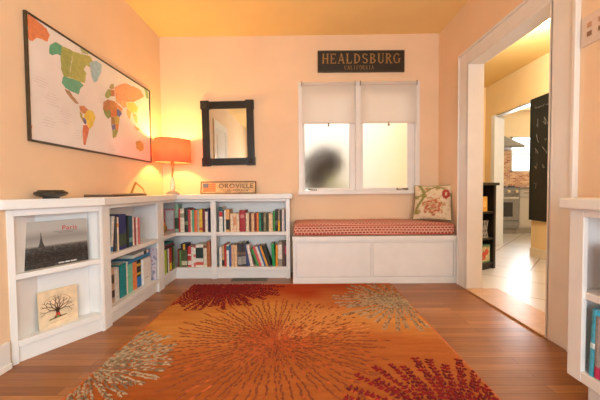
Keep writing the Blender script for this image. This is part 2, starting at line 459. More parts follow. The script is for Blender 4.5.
MAP_LANDS = [
    ((226, 120, 70), [(-0.67, 0.346), (-0.635, 0.347), (-0.594, 0.336), (-0.544, 0.328), (-0.521, 0.3), (-0.541, 0.253), (-0.583, 0.25), (-0.618, 0.238), (-0.647, 0.206), (-0.668, 0.205), (-0.675, 0.229)]),
    ((70, 165, 125), [(-0.523, 0.244), (-0.477, 0.281), (-0.43, 0.282), (-0.44, 0.215), (-0.467, 0.214), (-0.507, 0.187), (-0.532, 0.191)]),
    ((150, 160, 75), [(-0.43, 0.277), (-0.37, 0.288), (-0.337, 0.287), (-0.347, 0.228), (-0.364, 0.172), (-0.375, 0.103), (-0.425, 0.095), (-0.443, 0.135), (-0.444, 0.208)]),
    ((165, 170, 80), [(-0.337, 0.284), (-0.282, 0.3), (-0.233, 0.31), (-0.163, 0.327), (-0.138, 0.296), (-0.176, 0.245), (-0.21, 0.249), (-0.238, 0.204), (-0.213, 0.19), (-0.233, 0.113), (-0.299, 0.107), (-0.375, 0.103), (-0.36, 0.173), (-0.343, 0.229)]),
    ((175, 180, 110), [(-0.272, 0.338), (-0.222, 0.354), (-0.171, 0.354), (-0.19, 0.328), (-0.249, 0.314)]),
    ((75, 165, 130), [(-0.425, 0.093), (-0.36, 0.103), (-0.283, 0.11), (-0.243, 0.095), (-0.277, 0.064), (-0.295, 0.019), (-0.326, 0.02), (-0.378, 0.02), (-0.414, 0.025), (-0.441, 0.048)]),
    ((170, 120, 80), [(-0.421, 0.017), (-0.378, 0.018), (-0.35, -0.009), (-0.328, -0.019), (-0.298, -0.044), (-0.321, -0.051), (-0.366, -0.03), (-0.401, -0.008)]),
    ((150, 195, 215), [(-0.179, 0.28), (-0.1, 0.324), (-0.042, 0.316), (-0.055, 0.248), (-0.097, 0.177), (-0.135, 0.152), (-0.161, 0.191), (-0.167, 0.243)]),
    ((205, 120, 70), [(-0.294, -0.06), (-0.249, -0.042), (-0.207, -0.061), (-0.243, -0.099), (-0.268, -0.099), (-0.287, -0.087)]),
    ((235, 200, 60), [(-0.207, -0.061), (-0.154, -0.059), (-0.128, -0.096), (-0.159, -0.163), (-0.196, -0.195), (-0.225, -0.165), (-0.228, -0.136), (-0.253, -0.124), (-0.243, -0.099)]),
    ((80, 90, 150), [(-0.265, -0.127), (-0.24, -0.13), (-0.228, -0.142), (-0.229, -0.169), (-0.254, -0.165)]),
    ((215, 100, 60), [(-0.259, -0.178), (-0.225, -0.171), (-0.201, -0.195), (-0.21, -0.221), (-0.225, -0.262), (-0.244, -0.315), (-0.265, -0.312), (-0.271, -0.249)]),
    ((180, 150, 60), [(-0.292, -0.094), (-0.268, -0.102), (-0.261, -0.126), (-0.258, -0.16), (-0.286, -0.132)]),
    ((175, 110, 60), [(-0.035, 0.04), (0.017, 0.075), (0.055, 0.079), (0.051, 0.005), (0.002, -0.02), (-0.043, -0.012)]),
    ((205, 130, 60), [(0.055, 0.079), (0.104, 0.086), (0.15, 0.079), (0.136, 0.027), (0.051, 0.005)]),
    ((120, 140, 70), [(-0.043, -0.012), (0.002, -0.02), (0.051, 0.005), (0.054, -0.047), (0.015, -0.075), (-0.024, -0.046)]),
    ((215, 110, 55), [(0.051, 0.005), (0.136, 0.027), (0.139, -0.02), (0.098, -0.043), (0.054, -0.047)]),
    ((80, 95, 165), [(0.136, 0.034), (0.183, 0.039), (0.206, 0.014), (0.174, -0.025), (0.139, -0.02)]),
    ((150, 110, 60), [(0.054, -0.047), (0.098, -0.043), (0.107, -0.095), (0.056, -0.112)]),
    ((200, 170, 60), [(0.098, -0.043), (0.139, -0.02), (0.174, -0.029), (0.16, -0.084), (0.107, -0.095)]),
    ((75, 85, 150), [(0.056, -0.112), (0.107, -0.095), (0.111, -0.135), (0.065, -0.157)]),
    ((215, 120, 55), [(0.107, -0.095), (0.16, -0.084), (0.145, -0.135), (0.111, -0.135)]),
    ((140, 150, 70), [(0.065, -0.157), (0.111, -0.135), (0.145, -0.135), (0.114, -0.196), (0.073, -0.216)]),
    ((140, 160, 80), [(-0.012, 0.105), (0.026, 0.155), (0.064, 0.168), (0.062, 0.114), (0.028, 0.088), (-0.008, 0.083)]),
    ((190, 110, 70), [(0.064, 0.168), (0.109, 0.175), (0.112, 0.129), (0.062, 0.114)]),
    ((165, 150, 90), [(0.043, 0.177), (0.066, 0.208), (0.1, 0.226), (0.109, 0.189), (0.064, 0.168)]),
    ((232, 150, 105), [(0.11, 0.196), (0.181, 0.243), (0.282, 0.288), (0.403, 0.303), (0.52, 0.306), (0.581, 0.269), (0.485, 0.21), (0.396, 0.162), (0.274, 0.127), (0.187, 0.11), (0.118, 0.124)]),
    ((240, 205, 95), [(0.287, 0.131), (0.396, 0.158), (0.467, 0.135), (0.442, 0.075), (0.35, 0.06), (0.285, 0.08)]),
    ((225, 165, 110), [(0.118, 0.124), (0.187, 0.11), (0.274, 0.127), (0.285, 0.087), (0.233, 0.066), (0.185, 0.082), (0.127, 0.086)]),
    ((235, 150, 90), [(0.115, 0.076), (0.173, 0.071), (0.221, 0.056), (0.195, 0.021), (0.148, 0.037)]),
    ((232, 170, 90), [(0.272, 0.076), (0.35, 0.06), (0.32, -0.014), (0.282, 0.021)]),
    ((210, 180, 110), [(0.364, 0.056), (0.434, 0.065), (0.454, 0.016), (0.437, -0.026), (0.396, 0.003)]),
    ((225, 165, 110), [(0.386, -0.051), (0.458, -0.052), (0.502, -0.067), (0.441, -0.086)]),
    ((150, 165, 85), [(0.407, -0.191), (0.482, -0.164), (0.542, -0.187), (0.555, -0.233), (0.492, -0.269), (0.419, -0.251)]),
    ((120, 175, 95), [(0.585, 0.351), (0.649, 0.339), (0.67, 0.263), (0.621, 0.265)]),
    ((220, 130, 80), [(-0.684, -0.275), (-0.667, -0.263), (-0.674, -0.301), (-0.685, -0.317)]),
]


# ------------------------------------------------------------------ room dimensions
XL, XR, YB, YF, H = -1.515, 1.47, 3.358, -1.9, 2.545
WT = 0.098
DY0, DY1, DZ = 1.835, 2.745, 2.0          # doorway to the hall
HX1, HY0, HY1 = 3.02, 0.6, 5.15           # hall
KX1, KY1, KY0 = 6.3, 6.75, 3.2            # kitchen

# ------------------------------------------------------------------ room shell
struct('floor', MB().box(XL - .2, XR + .02, YF - .2, YB + .2, -.1, 0), M_FLOOR, 'orange-brown hardwood strip floor of the reading room', 'floor')
struct('ceiling', MB().box(XL - .2, XR + WT, YF - .2, YB + .2, H, H + .12), M_CEIL, 'plain orange-peach ceiling of the reading room', 'ceiling')
struct('wall_left', MB().box(XL - .15, XL, YF - .15, YB + .15, 0, H), M_WALL, 'long peach wall on the left carrying the world map', 'wall')
WX0, WX1, WZ0, WZ1 = 0.0, 1.225, 0.885, 2.0       # window hole in the back wall
struct('wall_back', MB().box(XL - .15, WX0, YB, YB + .15, 0, H).box(WX1, XR + WT, YB, YB + .15, 0, H)
       .box(WX0, WX1, YB, YB + .15, 0, WZ0).box(WX0, WX1, YB, YB + .15, WZ1, H), M_WALL, 'peach back wall with the twin window above the bench', 'wall')
SW0, SW1, SZ0, SZ1 = -1.6, -.3, .9, 2.0        # unseen side window, added to light the left wall
w = MB()
w.box(XR, XR + WT, DY1, YB + .15, 0, H, 0).box(XR, XR + WT, SW1, DY0, 0, H, 0).box(XR, XR + WT, YF - .15, SW0, 0, H, 0).box(XR, XR + WT, SW0, SW1, 0, SZ0, 0).box(XR, XR + WT, SW0, SW1, SZ1, H, 0).box(XR, XR + WT, DY0, DY1, DZ, H, 0)
wr = struct('wall_right', w, [M_WALL, M_HALL], 'peach wall on the right around the wide doorway', 'wall')
for p in wr.data.polygons:
    if p.normal.x > 0.9 and p.center.x > XR + WT - .01:
        p.material_index = 1
RW0, RW1, RZ0, RZ1 = -1.05, 1.05, 0.45, 1.75       # unseen rear window, added to bring in soft fill light
struct('wall_rear', MB().box(XL - .15, RW0, YF - .15, YF, 0, H).box(RW1, XR + WT, YF - .15, YF, 0, H)
       .box(RW0, RW1, YF - .15, YF, 0, RZ0).box(RW0, RW1, YF - .15, YF, RZ1, H), M_WALL, 'peach rear wall behind the viewer with an added window for light', 'wall')
fr = MB().box(RW0 - .08, RW1 + .08, YF, YF + .02, RZ1, RZ1 + .1).box(RW0 - .08, RW1 + .08, YF, YF + .03, RZ0 - .08, RZ0)
for x in (RW0 - .08, -.03, RW1):
    fr.box(x, x + .08, YF - .06, YF + .02, RZ0, RZ1)
struct('added_window_rear', fr, M_TRIM, 'added white window frame in the unseen rear wall', 'window', None, .003)  # added frame for the unseen rear light opening

fr = MB().box(XR - .02, XR, SW0 - .08, SW1 + .08, SZ1, SZ1 + .09).box(XR - .03, XR, SW0 - .08, SW1 + .08, SZ0 - .06, SZ0)
for y in (SW0 - .08, (SW0 + SW1) / 2 - .04, SW1):
    fr.box(XR - .02, XR + .06, y, y + .08, SZ0, SZ1)
struct('added_window_side', fr, M_TRIM, 'added white window frame in the right wall, out of view', 'window', None, .003)  # frame of the added side opening, never in view

# door casing (doorway right)
c = MB()
c.box(XR - .02, XR, DY0 - .15, DY0, 0, DZ + .09)
c.box(XR - .02, XR, DY1, DY1 + .14, 0, DZ + .09)
c.box(XR - .02, XR, DY0, DY1, DZ, DZ + .09)
c.box(XR - .03, XR, DY0 - .172, DY0 - .15, 0, DZ + .11)          # back band
c.box(XR - .03, XR, DY1 + .14, DY1 + .148, 0, DZ + .11)
c.box(XR - .03, XR, DY0 - .15, DY1 + .14, DZ + .09, DZ + .11)
c.box(XR - .02, XR + WT + .02, DY0 - .012, DY0 + .012, 0, DZ)     # jamb linings
c.box(XR - .02, XR + WT + .02, DY1 - .012, DY1 + .012, 0, DZ)
c.box(XR - .02, XR + WT + .02, DY0, DY1, DZ - .024, DZ)
c.box(XR + WT, XR + WT + .02, DY0 - .1, DY0, 0, DZ + .09).box(XR + WT, XR + WT + .02, DY1, DY1 + .1, 0, DZ + .09)
c.box(XR + WT, XR + WT + .02, DY0, DY1, DZ, DZ + .09)
struct('trim_1', c, M_TRIM, 'wide pinkish-white door casing around the hall doorway', 'door frame', None, .003)
struct('trim_2', MB().prism([(XR - .03, DY0 + .012), (XR + .25, DY0 + .012), (XR + .25, DY1 - .012), (XR - .03, DY1 - .012)], 0, .012), M_STONE,
       'tan stone threshold strip in the doorway', 'threshold', None, .004)
struct('baseboard_left', MB().box(XL, XL + .018, YF, .45, 0, .14).box(XL, XL + .018, 1.37, 1.545, 0, .14).box(XL, XL + .026, 1.37, 1.545, 0, .03), M_TRIM, 'white baseboard along the left wall', 'baseboard', None, .003)
struct('baseboard_right', MB().box(XR - .018, XR, 1.345, 1.66, 0, .14).box(XR - .018, XR, YF, -.02, 0, .14), M_TRIM, 'white baseboard along the right wall', 'baseboard', None, .003)
# white door on the left wall, seen only in the mirror
d = MB().box(XL, XL + .02, .45, .56, 0, 2.13).box(XL, XL + .02, 1.26, 1.37, 0, 2.13).box(XL, XL + .02, .56, 1.26, 2.02, 2.13)
d1 = struct('door_1', d, M_TRIM, 'white panelled door in the left wall, reflected in the mirror', 'door', None, .003)
MB().box(XL, XL + .012, .56, 1.26, .01, 2.02).box(XL, XL + .018, .66, 1.16, .2, .9).box(XL, XL + .018, .66, 1.16, 1.05, 1.9).build('door_panel', M_TRIM, d1, .003)

# ------------------------------------------------------------------ back window
wn = MB()
Y0 = YB - .022
wn.box(WX0 - .036, WX0 + .012, Y0, YB, WZ0, WZ1 + .045)
wn.box(WX1 - .012, WX1 + .036, Y0, YB, WZ0, WZ1 + .045)
wn.box(WX0 + .012, WX1 - .012, Y0, YB, WZ1, WZ1 + .045)
wn.box(.575, .632, Y0, YB + .09, WZ0, WZ1)
wn.box(WX0, WX0 + .012, YB, YB + .1, WZ0, WZ1).box(WX1 - .012, WX1, YB, YB + .1, WZ0, WZ1)
wn.box(WX0, WX1, YB, YB + .1, WZ1 - .012, WZ1).box(WX0, WX1, YB, YB + .1, WZ0 - .0, WZ0 + .012)
win = struct('window_1', wn, M_TRIM, 'twin white window with frosted panes above the bench', 'window', None, .003)
MB().box(WX0 - .045, WX1 + .045, YB - .06, YB + .02, WZ0 - .038, WZ0 + .002).build('window_sill', M_TRIM, win, .004)

def frosted():
    m, nt, b = new_mat('frosted_glass')
    b.inputs['Base Color'].default_value = (1.0, 0.99, 0.975, 1)
    b.inputs['Transmission Weight'].default_value = 1.0
    b.inputs['IOR'].default_value = 1.2
    v = noise(nt, coords(nt), 60.0)
    r = nt.nodes.new('ShaderNodeMapRange')
    nt.links.new(v, r.inputs[0])
    r.inputs['To Min'].default_value = 0.66; r.inputs['To Max'].default_value = 0.74
    nt.links.new(r.outputs[0], b.inputs['Roughness'])
    return m
M_FROST = frosted()
for (a, b_, gx0, gx1, side) in ((WX0 + .012, .575, .03, .515, -1), (.632, WX1 - .012, .66, 1.145, 1)):
    ya, yb = YB + .012, YB + .05
    s = MB().box(a, gx0, ya, yb, WZ0 + .012, WZ1 - .012).box(gx1, b_, ya, yb, WZ0 + .012, WZ1 - .012)
    s.box(gx0, gx1, ya, yb, WZ0 + .012, WZ0 + .03).box(gx0, gx1, ya, yb, WZ1 - .07, WZ1 - .012)
    so = s.build('window_sash', M_TRIM, win, .003)
    MB().box(gx0, gx1, ya + .012, ya + .018, WZ0 + .03, WZ1 - .07).build('glass_pane', M_FROST, so)
    # crank handle on the sill
    cx = gx0 + .03 if side < 0 else gx1 - .03
    dx = 0.10 * -side
    k = MB().box(cx - .025, cx + .025, YB - .022, YB + .012, WZ0 + .002, WZ0 + .024)
    k.tube([(cx, YB - .03, WZ0 + .018), (cx + dx * .5, YB - .042, WZ0 + .012), (cx + dx, YB - .042, WZ0 + .012)], .006, 8)
    k.lathe([(.0, -.012), (.009, -.012), (.009, .012), (.0, .012)], 10, 0, T(cx + dx, YB - .042, WZ0 + .014))
    k.build('crank_handle', M_CHROME, win, .001)

# roller shades
def shade_cloth():
    m, nt, b = new_mat('shade_cloth')
    nt.nodes.remove(b)
    out = nt.nodes['Material Output']
    df = nt.nodes.new('ShaderNodeBsdfDiffuse'); tr = nt.nodes.new('ShaderNodeBsdfTranslucent')
    v = noise(nt, coords(nt, (60, 60, 400)), 3.0)
    c = ramp(nt, v, [(.3, (244, 236, 228)), (.7, (249, 242, 236))])
    nt.links.new(c, df.inputs[0]); nt.links.new(c, tr.inputs[0])
    mx = nt.nodes.new('ShaderNodeMixShader'); mx.inputs[0].default_value = .5
    nt.links.new(df.outputs[0], mx.inputs[1]); nt.links.new(tr.outputs[0], mx.inputs[2])
    nt.links.new(mx.outputs[0], out.inputs[0])
    return m
M_SHADE = shade_cloth()
for (a, b_, lab) in ((.005, .565, 'white roller shade half drawn over the left window pane'), (.628, 1.218, 'white roller shade half drawn over the right window pane')):
    cx = (a + b_) / 2
    t = thing('roller_shade', lab, 'window shade', (cx, YB - .03, 1.6), 0, 'roller shades on the window')
    hw = (b_ - a) / 2
    MB().box(-hw, hw, -.004, -.002, .012, .42).build('shade_cloth', M_SHADE, t)
    MB().lathe([(.0, -hw), (.016, -hw), (.016, hw), (.0, hw)], 16, 0, T(0, -.004, .42) @ RY(PI / 2)).build('roller', M_SHADE, t, 0, True)
    for xb in (-hw - .006, hw):
        MB().box(xb, xb + .006, -.022, .014, .40, .445).build('bracket', M_CHROME, t, .001)
    MB().box(-hw, hw, -.010, .002, 0, .018).build('hem_bar', M_SHADE, t, .002)
    MB().tube([(.0, -.012, .006), (.0, -.014, -.008), (.0, -.014, -.018)], .006, 8).lathe([(.0, -.012), (.009, -.011), (.010, 0), (.005, .008), (.0, .008)], 12, 0, T(0, -.014, -.018)).build('pull_tab', pm((112, 92, 66), .5), t, 0, True)

# ------------------------------------------------------------------ outside the window
struct('floor_outside', MB().box(-6, 8.5, YB + .16, 14, -.12, -.02), pm((150, 140, 110), .9, .2, 6), 'paved ground outside the back window', 'ground')
struct('wall_outside', MB().box(-4, 3.0, 6.9, 7.1, -.1, 3.2), wall_paint('cream_stucco', (240, 234, 222)), 'cream stucco wall across the yard outside the frosted window', 'wall')

def leaf_cloud(mb, c, r, n, size, rng):
    for _ in range(n):
        a, u = rng.uniform(0, 2 * PI), rng.uniform(-1, 1)
        q = math.sqrt(1 - u * u); rr = rng.uniform(.45, 1.0)
        p = Vector((c[0] + r[0] * rr * q * math.cos(a), c[1] + r[1] * rr * q * math.sin(a), c[2] + r[2] * rr * u))
        xf = Matrix.Translation(p) @ Matrix.Rotation(rng.uniform(0, 6.28), 4, (rng.uniform(-1, 1), rng.uniform(-1, 1), rng.uniform(-1, 1) + .01))
        s = size * rng.uniform(.7, 1.3)
        mb.add([(0, -s, 0), (s * .45, 0, s * .08), (0, s, 0), (-s * .45, 0, s * .08)], [(0, 1, 2, 3)], 0, xf)
rg = random.Random(3)
t = thing('shrub', 'dark grey-brown shrub blurred behind the left frosted pane', 'shrub', (.30, 3.86, -.02))
lf = MB(); leaf_cloud(lf, (0, 0, 1.26), (.22, .2, .20), 900, .05, rg); leaf_cloud(lf, (-.16, 0, 1.12), (.16, .2, .26), 500, .05, rg)
lf.build('foliage', pm((104, 94, 82), .8, .2, 20), t)
MB().tube([(0, 0, 0), (.02, 0, .5), (-.01, .02, 1.1)], [.035, .028, .015], 8).tube([(0, .0, .7), (-.12, 0, 1.1)], .012, 6).build('stem', pm((80, 62, 46), .8), t)
t = thing('shrub', 'small light green shrub blurred low behind the left frosted pane', 'shrub', (.47, 4.3, -.02))
lf = MB(); leaf_cloud(lf, (0, 0, .86), (.17, .15, .2), 450, .05, rg)
lf.build('foliage', pm((205, 205, 130), .8, .15, 20), t)
MB().tube([(0, 0, 0), (.01, 0, .8)], [.02, .01], 8).build('stem', pm((110, 92, 66), .8), t)

# ------------------------------------------------------------------ bookcases along left and back walls
ZT, ZS, ZB = .810, .477, .118         # underside of worktop, top of middle shelf, top of bottom shelf
A, B_ = (-1.513, 1.560), (-1.283, 1.970)
FX, FY = -1.283, 3.12                 # front planes of left run and back run
dv = Vector((B_[0] - A[0], B_[1] - A[1])); L_AB = dv.length; dv.normalize()
nv = Vector((dv.y, -dv.x))            # out of the angled face, into the room
ANG = math.atan2(dv.y, dv.x)

# angled end cabinet: local x along the face, local y into the cabinet
cab = thing('angled_bookcase', 'white angled end bookcase showing two face-out picture books', 'bookcase', (A[0], A[1], 0), ANG)
inv = (T(A[0], A[1], 0) @ RZ(ANG)).inverted()
def loc2(x, y):
    p = inv @ Vector((x, y, 0)); return (p.x, p.y)
tri = [(0.0, 0.0), (L_AB, 0.0), loc2(B_[0], 1.972), loc2(-1.511, 1.972)]
tri = [(0.004, 0.0), (L_AB, 0.0), loc2(-1.511, 1.969)]
def edge(s, off):                      # depth available behind the face at s
    return s
bk0 = loc2(-1.511, A[1] + .02)
BKD = .085                             # inside depth
sB = BKD / math.tan(math.atan2(tri[2][1], tri[2][0]))
foot = [(0.004, 0.0), (L_AB, 0.0), (L_AB - BKD * (L_AB - tri[2][0]) / tri[2][1], BKD), (sB, BKD)]
MB().prism([(0.004, 0.012), (L_AB, .012), foot[2], foot[3]], 0, .085).build('toe_board', M_WHITE, cab, .002)
MB().prism(foot, .085, ZB).build('shelf', M_WHITE, cab, .003)
MB().prism(foot, ZS - .036, ZS - .006).build('shelf', M_WHITE, cab, .003)
s = MB().box(0.004, .034, -.002, .02, 0, ZT).box(L_AB - .018, L_AB, -.002, .03, 0, ZT).box(.034, L_AB - .018, -.002, .018, ZT - .035, ZT)
s.build('face_frame', M_WHITE, cab, .002)
MB().prism([(foot[3][0], BKD), (foot[2][0], BKD), tri[2]], 0, ZT).prism([(0.008, .003), (foot[3][0], BKD - .0), (foot[3][0] - .002, BKD + .002), (.004, .004)], 0.02, ZT).build('back_panel', M_WHITE, cab)

# left run
cab = thing('bookcase', 'white two-shelf bookcase on the left wall beside the angled end', 'bookcase', (XL, 1.972, 0), 0, 'white built-in bookcases')
x1 = FX - XL
y1 = 2.782 - 1.972
MB().box(.004, x1 - .002, 0, .03, .0, ZT).box(x1 - .02, x1, 0, .075, 0, ZT).build('side_panel', M_WHITE, cab, .002)
MB().box(.004, x1 - .002, y1 - .03, y1, .0, ZT).box(x1 - .02, x1, y1 - .058, y1, 0, ZT).build('side_panel', M_WHITE, cab, .002)
MB().box(.010, x1 - .0015, .0302, y1 - .0302, ZS - .034, ZS).build('shelf', M_WHITE, cab, .003)
MB().box(.010, x1 - .0015, .0302, y1 - .0302, ZB - .034, ZB).build('shelf', M_WHITE, cab, .003)
MB().box(x1 - .04, x1 - .022, .03, y1 - .03, 0, ZB - .034).build('toe_board', M_WHITE, cab, .002)
MB().box(x1 - .02, x1, .075, y1 - .058, ZT - .022, ZT).build('top_rail', M_WHITE, cab, .002)
MB().box(.003, .010, .03, y1 - .03, 0, ZT).build('back_panel', M_WHITE, cab)

# inner corner unit
cab = thing('bookcase', 'white L-shaped bookcase filling the inner corner under the lamp', 'bookcase', (XL, 2.785, 0), 0, 'white built-in bookcases')
yb = YB - .003 - 2.785
yf = FY - 2.785
xe = -.93 - XL
MB().box(.004, x1 - .002, 0, .03, 0, ZT).box(x1 - .02, x1, 0, .058, 0, ZT).build('side_panel', M_WHITE, cab, .002)
Lp = [(.010, .0302), (x1 - .0015, .0302), (x1 - .0015, yf + .0015), (xe, yf + .0015), (xe, yb - .008), (.010, yb - .008)]
MB().prism(Lp, ZS - .034, ZS).build('shelf', M_WHITE, cab, .003)
MB().prism(Lp, ZB - .034, ZB).build('shelf', M_WHITE, cab, .003)
MB().box(x1 - .04, x1 - .022, .058, yf + .02, 0, ZB - .034).box(x1 - .022, xe, yf + .02, yf + .038, 0, ZB - .034).build('toe_board', M_WHITE, cab, .002)
MB().box(x1 - .02, x1, .058, yf, ZT - .022, ZT).box(x1 - .02, xe, yf, yf + .02, ZT - .022, ZT).build('top_rail', M_WHITE, cab, .002)
MB().box(.003, .010, .03, yb, 0, ZT).box(.010, xe, yb - .008, yb, 0, ZT).build('back_panel', M_WHITE, cab)

# back run
X0 = -.93
cab = thing('bookcase', 'white two-shelf bookcase on the back wall left of the bench', 'bookcase', (X0, FY, 0), 0, 'white built-in bookcases')
xw = -.128 - X0; yb = YB - .003 - FY
MB().box(.002, .032, .004, yb, 0, ZT).box(-.0, .053, 0, .02, 0, ZT).build('side_panel', M_WHITE, cab, .002)
MB().box(xw - .03, xw, .004, yb, 0, ZT).box(xw - .04, xw, 0, .02, 0, ZT).build('side_panel', M_WHITE, cab, .002)
MB().box(.0322, xw - .0302, .0015, yb - .008, ZS - .034, ZS).build('shelf', M_WHITE, cab, .003)
MB().box(.0322, xw - .0302, .0015, yb - .008, ZB - .034, ZB).build('shelf', M_WHITE, cab, .003)
MB().box(.032, xw - .03, .02, .038, 0, ZB - .034).build('toe_board', M_WHITE, cab, .002)
MB().box(.053, xw - .04, 0, .02, ZT - .022, ZT).build('top_rail', M_WHITE, cab, .002)
MB().box(.032, xw - .03, yb - .008, yb, 0, ZT).build('back_panel', M_WHITE, cab)

# continuous worktop
Ao = (-1.513, 1.500); ov = .028
Bo = (FX + ov, 1.955)
wt = MB().prism([(-1.513, YB - .001), Ao, (-1.488, 1.530), Bo, (FX + ov, FY - ov), (-.112, FY - ov), (-.1, FY - ov + .012), (-.1, YB - .001)], ZT, .864)
o = wt.build('worktop', M_WHITE, None, .008, False, 3)
tag(o, 'white worktop wrapping over the left and back bookcases', 'worktop')
ZW = .864

# ------------------------------------------------------------------ books
def book(x, t, h, d, rgb, label, group, opts, place, head=0.0):
    """place = function (along) -> (x, y, z), rotation z; spine faces local -y"""
    (px, py, pz), rz = place
    tilt = math.radians(opts.get('tilt', 0))
    dz = t * math.sin(abs(tilt)) if tilt > 0 else 0.0
    b = thing('book', label, 'book', (px, py, pz + dz), (0, tilt, rz), group)
    m = pm(rgb, .55, .08, 60)
    mats = [m]
    e = min(.0028, t * .18)
    cv = MB()
    cv.box(0, e, .001, d, 0, h, 0).box(t - e, t, .001, d, 0, h, 0)
    n = 5                                               # slightly rounded spine
    pts = [(t * k / n, -.0035 * math.sin(PI * k / n)) for k in range(n + 1)]
    cv.prism(pts + [(t, .004), (0, .004)], 0, h, 0)
    cv.build('cover', mats, b)
    MB().box(e, t - e, .004, d - .004, .004, h - .004).build('pages', M_PAGES, b)
    for (a, c, col) in opts.get('lab', []):
        pts = [(t * k / n, -.0035 * math.sin(PI * k / n) - .0006) for k in range(n + 1)]
        MB().prism(pts + [(t, .003), (0, .003)], h * a, h * c).build('spine_label', pm(col, .6, .1, 90), b)
    if 'disc' in opts:
        z, col = opts['disc']
        MB().lathe([(0, 0), (t * .36, 0), (t * .36, .0012), (0, .0012)], 20, 0, T(t / 2, -.0036, h * z) @ RX(PI / 2)).build('spine_label', pm(col, .6, .1, 90), b)
    return b

ORD = ['first', 'second', 'third', 'fourth', 'fifth', 'sixth', 'seventh', 'eighth', 'ninth', 'tenth', 'eleventh', 'twelfth', 'thirteenth',
       'fourteenth', 'fifteenth', 'sixteenth', 'seventeenth', 'eighteenth', 'nineteenth', 'twentieth', 'twenty-first', 'twenty-second', 'twenty-third', 'twenty-fourth']
def shelf_row(rows, place, depth, where, group):
    for i, (x, t, h, col, desc, o) in enumerate(rows):
        book(x, t, h, depth * (0.92 + .08 * ((i * 37) % 10) / 10), col, '%s, %s from left on %s' % (desc, ORD[i], where), group, o, place(x, i))
def jig(i): return .004 * ((i * 7) % 5) / 5
shelf_row(CU, lambda x, i: ((x, 3.148 + jig(i), ZS), 0), .165, 'corner upper shelf', 'books on the corner upper shelf')
shelf_row(CL, lambda x, i: ((x, 3.152 + jig(i), ZB), 0), .17, 'corner lower shelf', 'books on the corner lower shelf')
shelf_row(BU, lambda x, i: ((x, 3.152 + jig(i), ZS), 0), .165, 'upper shelf beside the bench', 'books on the back bookcase upper shelf')
shelf_row(BL, lambda x, i: ((x, 3.152 + jig(i), ZB), 0), .165, 'lower shelf beside the bench', 'books on the back bookcase lower shelf')
shelf_row(LU, lambda x, i: ((-1.315 - jig(i), x, ZS), PI / 2), .16, 'upper shelf of the left bookcase', 'books on the left upper shelf')
shelf_row(LL, lambda x, i: ((-1.337 - jig(i), x, ZB), PI / 2), .15, 'lower shelf of the left bookcase', 'books on the left lower shelf')

# spines turned to the room in the corner's lower left
CLL = [(2.868, .052, .225, (165, 195, 40), 'lime green book', {}), (2.923, .022, .222, (45, 45, 60), 'thin black book', {}),
       (2.948, .036, .224, (228, 222, 215), 'white book', {}), (2.987, .048, .224, (190, 45, 45), 'red book with yellow foot', {'lab': [(.05, .35, (235, 195, 50))]}),
       (3.038, .03, .222, (42, 40, 40), 'black book', {}), (3.07, .026, .222, (95, 135, 70), 'mossy green book', {})]
shelf_row(CLL, lambda x, i: ((-1.297 - jig(i), x, ZB), PI / 2), .16, 'lower corner shelf behind the white upright', 'books turned sideways on the corner lower shelf')
def lying(x, y, z, t, ln, d, rgb, label, group, rz, opts={}):
    """book lying flat: spine faces local -y after the turn"""
    b = thing('book', label, 'book', (x, y, z), (0, 0, rz), group)
    xf = T(0, 0, t) @ RY(PI / 2)
    e = min(.0028, t * .18)
    cv = MB().box(0, e, .001, d, 0, ln, 0, xf).box(t - e, t, .001, d, 0, ln, 0, xf)
    pts = [(t * k / 5, -.0035 * math.sin(PI * k / 5)) for k in range(6)]
    cv.prism(pts + [(t, .004), (0, .004)], 0, ln, 0, xf)
    cv.build('cover', pm(rgb, .55, .08, 60), b)
    MB().box(e, t - e, .004, d - .004, .004, ln - .004, 0, xf).build('pages', M_PAGES, b)
    for (a, c, col) in opts.get('lab', []):
        p2 = [(px, py - .0006) for px, py in pts]
        MB().prism(p2 + [(t, .003), (0, .003)], ln * a, ln * c, 0, xf).build('spine_label', pm(col, .6, .1, 90), b)
    return b
G = 'books lying on the corner lower row'
lying(-1.300, 2.875, .3435, .022, .235, .16, (45, 44, 46), 'black book lying flat, bottom of the corner pile', G, PI / 2)
lying(-1.302, 2.880, .3660, .016, .225, .155, (120, 40, 48), 'dark red book lying flat between the teal and black ones', G, PI / 2)
lying(-1.304, 2.885, .3825, .016, .215, .15, (45, 110, 115), 'teal book lying flat on top of the corner pile', G, PI / 2)
b = thing('box', 'small black and yellow box lying on the olive green book', 'box', (-1.255, 3.156, .2935))
MB().box(0, .066, 0, .11, 0, .062).build('carton', pm((48, 44, 40), .5), b, .002)
MB().box(.024, .046, -.001, .108, .004, .058).build('label_panel', pm((215, 165, 50), .5), b)

# left bay extras
b = thing('box', 'white upright file box at the right end of the left lower shelf', 'box', (-1.325, 2.540, ZB), PI / 2)
MB().box(0, .128, 0, .15, 0, .215).build('carton', pm((232, 226, 220), .6, .02), b, .003)
MB().box(.03, .08, -.001, .01, .05, .058).build('label_panel', pm((190, 180, 176), .6), b)
G = 'books lying on the left lower row'
lying(-1.335, 2.345, .3415, .024, .325, .15, (50, 125, 175), 'blue book lying flat across the left lower row', G, PI / 2)
lying(-1.345, 2.43, .366, .026, .235, .14, (226, 222, 216), 'white book lying on the blue one with a black spine end', G, PI / 2, {'lab': [(.68, .86, (48, 44, 44))]})

